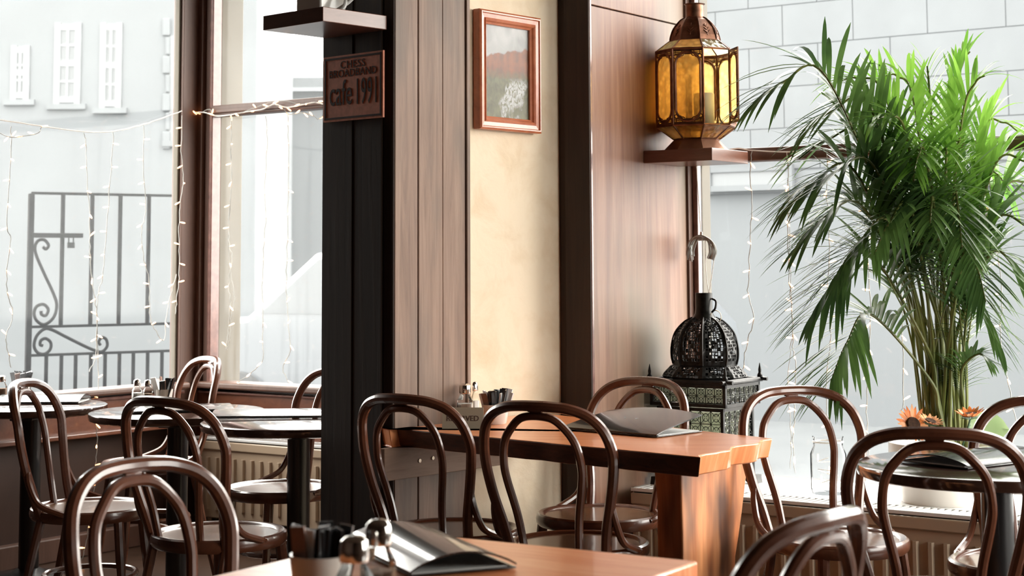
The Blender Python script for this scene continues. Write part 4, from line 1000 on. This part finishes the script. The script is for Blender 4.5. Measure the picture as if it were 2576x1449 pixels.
for k in range(8): fr.tube(spline([(p.x * Wl / max(Wl, Dl), p.y * Dl / max(Wl, Dl) * 1.04, z) for p, z in ((oct_pt(hw * .77, k, R(22.5)), z_db), (oct_pt(hw * .81, k, R(22.5)), z_db + .03), (oct_pt(hw * .80, k, R(22.5)), z_db + .07), (oct_pt(hw * .71, k, R(22.5)), z_db + (z_nb - z_db) * .68), (oct_pt(hw * .49, k, R(22.5)), z_db + (z_nb - z_db) * .9), (oct_pt(hw * .28, k, R(22.5)), z_nb))], 4), .003, 5)
fr.build('dome_ribs', M['ironblack'], bl_)
MB().lathe([(.045, z_nb - .006), (.034, z_nb + .012), (.031, z_nb + .03), (.031, z_neck), (.028, z_neck), (.028, z_nb + .03)], 28, cap=False).build('neck', M['ironblack'], bl_)
MB().tube(spline([(.033, 0, z_neck - .02), (.05, 0, z_neck - .03), (.052, -.01, z_neck - .055), (.04, -.015, z_neck - .07)], 5), .004, 6).build('hook', M['ironblack'], bl_)
MB().tube([Vector((.055 + .022 * math.cos(q), -.012, z_neck - .085 + .022 * math.sin(q))) for q in [2 * math.pi * i / 20 for i in range(20)]], .0015, 5, closed=True).build('ring', M['steel'], bl_)

# ================================================================== FAIRY LIGHTS
def bulb_mesh():
    b = MB(); b.tube([(0, 0, 0), (0, 0, .008)], .0022, 6); b.lathe([(.0026, .008), (.0034, .010), (.0036, .02), (.0026, .026), (.001, .028)], 8)
    return b.mesh('bulb', M['bulb'])
BULB = bulb_mesh()
frnd = random.Random(11)
def strand(parent, pts, bulbs=True, r=.0019, every=.085, name='strand', double=False):
    P_ = spline(pts, 6); tot = 0
    P_ = [p + Vector((frnd.uniform(-.003, .003), frnd.uniform(-.002, .002), 0)) for p in P_]
    o = MB().tube([p - parent.location for p in P_], r, 5).build(name, M['wire'] if name == 'main_wire' else M['wire_clear'], parent)
    if bulbs:
        acc = every * .5
        for a, b in zip(P_[:-1], P_[1:]):
            acc += (b - a).length
            if acc > every:
                acc = 0; q = bpy.data.objects.new('bulb', BULB); col.objects.link(q); q.parent = o; q.location = b - parent.location
                d = Vector((frnd.uniform(-1, 1), frnd.uniform(-.5, .1), frnd.uniform(-.7, .4))).normalized(); q.rotation_euler = d.to_track_quat('Z', 'Y').to_euler()
    return o
def W1(u, v): return lef(u, v, .03)
def W2(u, v): return fac(u, v, .07)
def W3(u, v): return fac(u, v, .075)
c1 = tag(empty('fairy_lights', W1(230, 328)), 'curtain of white fairy lights hanging across the tall left window', 'lights', 'fairy light curtains')
strand(c1, [W1(u, v) for u, v in ((-40, 296), (30, 306), (110, 318), (210, 331), (285, 330), (360, 313), (420, 293), (458, 279))], False, .0032, name='main_wire')
strand(c1, [W1(u, v) for u, v in ((-30, 318), (22, 344), (60, 342), (96, 335), (105, 318))], True, .0018, .06)
strand(c1, [W1(u, v) for u, v in ((28, 318), (26, 400), (16, 560), (26, 600), (17, 680), (20, 745), (32, 790), (15, 850), (22, 890), (28, 925))])
strand(c1, [W1(u, v) for u, v in ((210, 334), (216, 362), (219, 450), (225, 540), (226, 620), (230, 700), (240, 760), (244, 800), (243, 860), (240, 900), (224, 935))])
strand(c1, [W1(u, v) for u, v in ((285, 332), (280, 420), (272, 520), (262, 640), (258, 700), (248, 730), (244, 790), (245, 870), (248, 950), (245, 1000), (243, 1045))])
strand(c1, [lef(u, v, .08) for u, v in ((243, 1040), (242, 1060), (244, 1110), (240, 1170), (238, 1230), (225, 1290), (218, 1360), (205, 1410))])
strand(c1, [W1(u, v) for u, v in ((362, 316), (360, 420), (366, 530), (356, 580), (362, 650), (374, 700), (378, 800), (392, 832), (412, 856), (418, 800), (430, 740), (444, 690))])
strand(c1, [lef(u, v, .06) for u, v in ((459, 290), (456, 380), (461, 450), (452, 520), (450, 600), (450, 690), (446, 740), (441, 790))])
c2 = tag(empty('fairy_lights', W2(690, 265)), 'tangle of white fairy lights along the transom of the middle window', 'lights', 'fairy light curtains')
strand(c2, [W2(u, v) for u, v in ((466, 280), (500, 282), (520, 284), (545, 292), (580, 289), (620, 281), (660, 275), (690, 262), (720, 270), (750, 266), (790, 258), (815, 262))], True, .003, .11, 'main_wire')
strand(c2, [W2(u, v) for u, v in ((470, 295), (495, 288), (528, 275), (540, 290), (600, 285), (650, 268), (680, 258), (720, 254), (760, 262), (815, 255))], True, .002, .13)
strand(c2, [W2(u, v) for u, v in ((690, 262), (715, 276), (728, 288), (760, 284), (790, 292), (800, 300), (815, 290))], True, .0016, .05)
strand(c2, [W2(u, v) for u, v in ((580, 293), (583, 330), (580, 400), (582, 470), (576, 560), (578, 620), (584, 650), (575, 720), (580, 760), (574, 830), (570, 878))])
strand(c2, [W2(u, v) for u, v in ((583, 293), (581, 380), (584, 460), (577, 540), (574, 600), (580, 690), (590, 750), (580, 810), (578, 850), (570, 880))], False, .0014)
strand(c2, [W2(u, v) for u, v in ((668, 292), (672, 360), (666, 470), (668, 560), (662, 640), (660, 720), (662, 800), (660, 860), (660, 905), (630, 940), (597, 962))])
strand(c2, [W2(u, v) for u, v in ((724, 288), (724, 330), (727, 400), (725, 520), (722, 640), (720, 720), (724, 800), (730, 880), (712, 925), (724, 958))])
c3 = tag(empty('fairy_lights', W3(2000, 390)), 'curtain of white fairy lights hanging across the right window', 'lights', 'fairy light curtains')
strand(c3, [W3(u, v) for u, v in ((1762, 394), (1850, 374), (1890, 378), (1980, 382), (2080, 376), (2200, 372), (2380, 362), (2480, 350), (2600, 336))], False, .0026, name='main_wire')
strand(c3, [W3(u, v) for u, v in ((1890, 380), (1888, 440), (1891, 520), (1888, 600), (1884, 680), (1882, 740), (1896, 800), (1880, 860), (1870, 920), (1866, 985))])
strand(c3, [W3(u, v) for u, v in ((1980, 382), (1984, 470), (1982, 560), (1984, 650), (1988, 740), (1996, 810), (1994, 870), (2002, 920), (1998, 990), (2000, 1050), (1994, 1110), (2000, 1190))])
strand(c3, [W3(u, v) for u, v in ((1983, 400), (1986, 600), (1990, 760), (1992, 850), (1984, 920), (1984, 1010), (1990, 1100), (1988, 1180))], True, .0013, .12)
strand(c3, [W3(u, v) for u, v in ((2082, 376), (2080, 480), (2086, 600), (2084, 720), (2090, 830), (2082, 920), (2078, 1000), (2084, 1080))])
strand(c3, [W3(u, v) for u, v in ((2190, 372), (2180, 560), (2190, 760), (2186, 900), (2180, 1020), (2184, 1100), (2195, 1180), (2230, 1235))])
strand(c3, [W3(u, v) for u, v in ((2276, 368), (2270, 700), (2272, 960), (2270, 1060), (2280, 1150))])
strand(c3, [W3(u, v) for u, v in ((2482, 350), (2500, 560), (2520, 740), (2516, 850), (2530, 930), (2545, 1000), (2560, 1080))])
# bundle of cable hung by the jamb
cb0 = fac(1766, 620, .11); cb = tag(empty('cable_bundle', cb0), 'coil of white cable hanging beside the right window jamb', 'cable')
def cbp(u, v, t=.11): return fac(u, v, t) - cb0
for k in range(9):
    j = lambda a: frnd.uniform(-a, a); dl = k * 2.2
    MB().tube(spline([cbp(1728 + dl + j(2), 650 + j(8)), cbp(1728 + dl, 630, .11 + j(.012)), cbp(1736 + dl, 605, .11 + j(.014)), cbp(1762 + j(5), 592 + dl * .7, .11 + j(.014)), cbp(1790 - dl * .6, 606, .11 + j(.014)), cbp(1802 - dl, 632, .11 + j(.014)), cbp(1796 - dl * .9 + j(2), 652 + j(4), .11)], 6), .0026, 6).build('cable_loop', M['wire_clear'], cb)
MB().tube(spline([cbp(1752, 418), cbp(1756, 480), cbp(1760, 540), cbp(1764, 592)], 5), .002, 6).build('cable_end', M['wire'], cb)
MB().tube(spline([cbp(1774, 598), cbp(1775, 660), cbp(1778, 700), cbp(1783, 738)], 5), .0016, 6).build('cable_end', M['wire'], cb)
MB().tube(spline([cbp(1796, 655), cbp(1790, 700), cbp(1784, 740)], 5), .0016, 6).build('cable_end', M['wire'], cb)
MB().box(cbp(1764, 594, .095), (.006, .045, .032)).build('tie', M['wire'], cb, bevel=.002)

# ================================================================== POTTED PALM, JAR, SUNFLOWERS
PT = .255 * KS
PC = at_plane(2378, 1180, st(0, PT), E2); PC.z = LEDGE
pot_h = at_y(2378, 1112, PC.y).z - LEDGE; PR = .185
pot = tag(empty('flower_pot', PC), 'large white plant pot on the right window ledge', 'pot')
MB().lathe([(.001, .0), (PR * .78, .0), (PR * .80, .006), (PR * .94, pot_h * .80), (PR * 1.0, pot_h * .82), (PR * 1.0, pot_h), (PR * .94, pot_h), (PR * .88, pot_h * .8), (.001, pot_h * .75)], 56, cap=False).build('pot_wall', M['ceramic'], pot, ang=40)
MB().lathe([(.001, pot_h * .84), (PR * .91, pot_h * .84), (PR * .91, pot_h * .86), (.1, pot_h * .885), (.001, pot_h * .9)], 32, cap=False).build('soil', M['soil'], pot)
palm = tag(empty('areca_palm', PC + Vector((0, 0, pot_h * .86))), 'tall feathery areca palm with many green fronds in the white pot', 'plant')
prnd = random.Random(5)
def pp_(u, v, dy): return at_y(u, v, PC.y + dy) - palm.location
# tip pixel, way-point pixel, depth offset of the tip, leaflet length factor
FR_ = [((1895, 262), (2080, 195), -.25, 1.1), ((2030, 330), (2190, 270), -.1, 1.0), ((2110, 205), (2230, 250), .05, .95), ((2230, 190), (2300, 260), -.05, .95), ((2330, 165), (2340, 260), .08, .9), ((2440, 130), (2400, 260), .0, .95),
       ((2478, 190), (2420, 300), -.15, 1.0), ((2560, 330), (2470, 340), -.05, 1.0), ((2630, 440), (2500, 420), -.1, 1.0), ((2680, 520), (2520, 480), .08, 1.0), ((2640, 620), (2500, 560), -.2, 1.0), ((2610, 760), (2490, 640), -.25, .9),
       ((2010, 400), (2180, 350), .1, 1.0), ((1985, 520), (2150, 430), -.15, 1.05), ((2050, 480), (2200, 420), -.3, 1.0), ((2010, 620), (2170, 520), -.25, 1.0), ((2060, 560), (2220, 500), .1, .9), ((2040, 800), (2190, 640), -.3, 1.0),
       ((2100, 700), (2240, 560), -.35, .9), ((2090, 960), (2190, 790), -.32, .95), ((2200, 640), (2290, 520), -.4, .85), ((2420, 620), (2400, 480), -.42, .9), ((2300, 430), (2330, 400), -.35, .9), ((2480, 760), (2430, 620), -.38, .8),
       ((2380, 380), (2380, 420), -.25, .9), ((2540, 480), (2450, 430), .12, .95), ((2190, 310), (2280, 340), -.28, .95), ((2340, 560), (2350, 520), -.45, .8), ((2250, 480), (2300, 460), .05, .9), ((2520, 880), (2440, 760), -.2, .55), ((2490, 910), (2420, 930), -.22, .45)]
leaflets = []
for fi, (tip, way, dy, lf) in enumerate(FR_):
    a = prnd.random() * 6.28; base = Vector((.07 * math.cos(a) * prnd.uniform(.3, 1), .05 * math.sin(a), -.01))
    W_ = pp_(way[0], way[1], dy * .55); T = pp_(tip[0], tip[1], dy)
    mid = base.lerp(W_, .5) + Vector((-(W_.x - base.x) * .22, 0, .02))
    path = spline([base, base.lerp(mid, .55) + Vector((0, 0, .01)), mid, W_, W_.lerp(T, .6) + Vector((0, 0, .035)), T], 8)
    n = len(path); mt = M['leaf_b'] if fi in (2, 3, 4, 5, 6, 7, 8, 9, 22, 24, 25, 26, 28) else M['leaf_a']
    fo = MB().tube(path, [.0065 * (1 - .8 * i / n) + .0012 for i in range(n)], 6).build('frond', M['stem'], palm)
    tot = sum((path[i + 1] - path[i]).length for i in range(n - 1)); start = .50; acc = 0; nl = 27; want = [start + (1 - start) * (k + .3) / nl for k in range(nl)]; wi = 0
    for i in range(n - 1):
        seg = (path[i + 1] - path[i]); Ls = seg.length
        while wi < nl and want[wi] * tot <= acc + Ls + 1e-6:
            f = max(0, (want[wi] * tot - acc) / Ls); p = path[i] + seg * f; tn = seg.normalized(); k = (want[wi] - start) / (1 - start)
            side = tn.cross(Vector((0, 0, 1))); side = side.normalized() if side.length > .1 else Vector((1, 0, 0)); upv = side.cross(tn).normalized()
            ll = lf * (.20 + .16 * math.sin(math.pi * min(1, .15 + k * .8))) * (1 - .35 * k) * prnd.uniform(.88, 1.1)
            for sg in (-1, 1):
                spread = .95 - .5 * k; d = (tn * (.55 + .5 * k) + side * sg * spread + upv * prnd.uniform(.12, .38)).normalized()
                leaflets.append((ll, fo, p.copy(), d, side * sg, mt, prnd.uniform(.1, .45)))
            wi += 1
        acc += Ls
def leaflet(mb, p, d, ll, droop):
    wd = .0036 + .0068 * ll / .36; sidev = d.cross(Vector((0, 0, 1))); sidev = sidev.normalized() if sidev.length > .05 else Vector((1, 0, 0)); n = 6; vs = []
    nv = sidev.cross(d).normalized()
    for i in range(n + 1):
        f = i / n; c = p + d * (ll * f) + Vector((0, 0, -1)) * (ll * droop * f * f); w_ = wd * (math.sin(math.pi * min(1, .14 + .82 * f)) ** .8) if i < n else 0.0004
        vs += [c + sidev * w_ + nv * w_ * .25, c, c - sidev * w_ + nv * w_ * .25]
    fs = []
    for i in range(n): a = i * 3; fs += [(a, a + 3, a + 4, a + 1), (a + 1, a + 4, a + 5, a + 2)]
    mb.add(vs, fs)
leaflets.sort(key=lambda q: -q[0])
rest = {}
for i, (ll, fo, p, d, sd, mt, dr) in enumerate(leaflets):
    if i < 300:
        m_ = MB(); leaflet(m_, p, d, ll, dr); m_.build('leaflet', mt, fo, ang=60)
    else:
        leaflet(rest.setdefault(mt.name, (mt, MB()))[1], p, d, ll, dr)
for nm, (mt, m_) in rest.items(): tag(m_.build('leaflets', mt, palm, ang=60), kind='stuff')
# a few slim bare stems in the clump
for k in range(16):
    a = prnd.random() * 6.28; b = Vector((.075 * math.cos(a), .05 * math.sin(a), -.01)); u = prnd.uniform(2230, 2490); v = prnd.uniform(560, 760)
    t_ = pp_(u, v, prnd.uniform(-.2, .1)); MB().tube(spline([b, b.lerp(t_, .45) + Vector((-(t_.x - b.x) * .25, 0, 0)), t_], 6), [.005 - .0002 * i for i in range(13)], 6).build('stalk', M['stem'], palm)
# glass jar
JC = at_plane(2084, 1170, st(0, .28), E2); JC.z = LEDGE
jar = tag(empty('glass_jar', JC), 'large clear glass jar holding fairy lights on the window ledge', 'jar'); jr = 44 / F * JC.y; jh = at_y(2084, 1098, JC.y).z - LEDGE
MB().lathe([(.001, .002), (jr * .9, .002), (jr, .02), (jr, jh * .70), (jr * .82, jh * .84), (jr * .82, jh * .97), (jr * .88, jh), (jr * .80, jh), (jr * .78, jh * .84), (jr * .95, jh * .69), (jr * .95, .02), (.001, .008)], 32, cap=False).build('jar_wall', M['picglass'], jar, ang=40)
MB().tube([Vector((jr * .84 * math.cos(q), jr * .84 * math.sin(q), jh * .91)) for q in [2 * math.pi * i / 32 for i in range(32)]], .003, 6, closed=True).build('neck_wire', M['wire'], jar)
jp = [Vector((jr * .6 * math.cos(i * 1.9), jr * .6 * math.sin(i * 1.9), .02 + jh * .5 * (i / 9) + .01 * (i % 2))) for i in range(10)]
jw = MB().tube(spline(jp, 5), .0016, 5).build('light_string', M['wire'], jar)
for p in jp[::2]:
    q = bpy.data.objects.new('bulb', BULB); col.objects.link(q); q.parent = jw; q.location = p
# sunflowers
def sunflower(u, v, face, r, lab, pm, leafd=None, dt=0.0, openv=1.0):
    c = at_plane(u, v, st(0, .255 * KS + dt), E2); f = Vector(face).normalized(); base = PC + Vector(((c.x - PC.x) * .55, (c.y - PC.y) * .55, pot_h * .86))
    o = tag(empty('sunflower', base), lab, 'flower', 'sunflowers in the plant pot'); c = c - base
    a = f.cross(Vector((0, 0, 1))).normalized(); b = a.cross(f).normalized()
    MB().tube(spline([Vector((0, 0, -.01)), c * .5 + Vector((0, 0, .01)) - f * .02, c - f * .012], 6), .0035, 6).build('stem', M['flowerstem'], o)
    dm = MB(); rr = r * .40
    ring = lambda q, off: [c + (a * math.cos(2 * math.pi * k / 20) + b * math.sin(2 * math.pi * k / 20)) * q + f * off for k in range(20)]
    A_, B_, C_ = ring(rr, 0), ring(rr * .85, .008), ring(rr * .4, .006); vs = A_ + B_ + C_; fs = [(k, (k + 1) % 20, 20 + (k + 1) % 20, 20 + k) for k in range(20)] + [(20 + k, 20 + (k + 1) % 20, 40 + (k + 1) % 20, 40 + k) for k in range(20)] + [tuple(range(40, 60)), tuple(range(20))[::-1]]
    dm.add(vs, fs).build('disc', M['disc'], o)
    for k in range(22):
        t = 2 * math.pi * k / 22 + prnd.uniform(-.08, .08); dr = a * math.cos(t) + b * math.sin(t); sd = f.cross(dr).normalized(); L_ = r * prnd.uniform(.55, .72); lift = (.25 if k % 2 else .45) + (1 - openv)
        pv = []
        for i in range(5):
            q = i / 4; w_ = L_ * .17 * math.sin(math.pi * (.18 + .80 * q)); cc = c + dr * (rr * .9 + L_ * q * openv) + f * (L_ * lift * q * (1 - .4 * q)); pv += [cc + sd * w_, cc + f * .002 - f * w_ * .3, cc - sd * w_]
        m_ = MB().add(pv, [x for i in range(4) for x in ((i * 3, i * 3 + 3, i * 3 + 4, i * 3 + 1), (i * 3 + 1, i * 3 + 4, i * 3 + 5, i * 3 + 2))]); m_.build('petal', M[pm if k % 3 else 'petal_pale'], o, ang=60)
    cal = MB(); cal.lathe([(.001, 0), (.004, .002)], 6)
    for k in range(8):
        t = 2 * math.pi * k / 8; dr = a * math.cos(t) + b * math.sin(t); sd = f.cross(dr); cal.add([c - f * .012, c + dr * rr * .8 - f * .006 + sd * .006, c + dr * rr * 1.5 - f * .004, c + dr * rr * .8 - f * .006 - sd * .006], [(0, 1, 2, 3)])
    cal.build('calyx', M['flowerstem'], o)
    if leafd:
        lc_ = at_plane(*leafd, st(0, .2), E2) - base; s0 = c * .45; ax = (lc_ - s0); ld = Vector((.85, 0, -.1)).normalized(); lv = Vector((.1, .2, 1)).normalized(); pv = []; L_ = .13
        for i in range(7):
            q = i / 6; w_ = .052 * math.sin(math.pi * (.1 + .9 * q)) ** .7; cc = lc_ + ld * (L_ * (q - .5)); pv += [cc + lv * w_, cc + Vector((0, .012, 0)), cc - lv * w_]
        MB().add(pv, [x for i in range(6) for x in ((i * 3, i * 3 + 3, i * 3 + 4, i * 3 + 1), (i * 3 + 1, i * 3 + 4, i * 3 + 5, i * 3 + 2))]).build('leaf', M['leaf_c'], o, ang=60)
        MB().tube([s0, lc_ - ld * L_ * .5], .002, 5).build('leaf_stalk', M['flowerstem'], o)
    return o
sunflower(2297, 1068, (.25, -.75, .35), .066, 'orange sunflower with a dark centre at the left rim of the pot', 'petal', dt=.14)
sunflower(2340, 1062, (.25, -.3, .95), .05, 'paler orange sunflower seen side-on, between the dark-centred one and the stems', 'petal_pale', dt=.17, openv=.75)
sunflower(2440, 1046, (-.1, -.1, 1), .062, 'orange sunflower on the right of the stems with a broad leaf', 'petal', leafd=(2490, 1075), dt=.13, openv=.6)
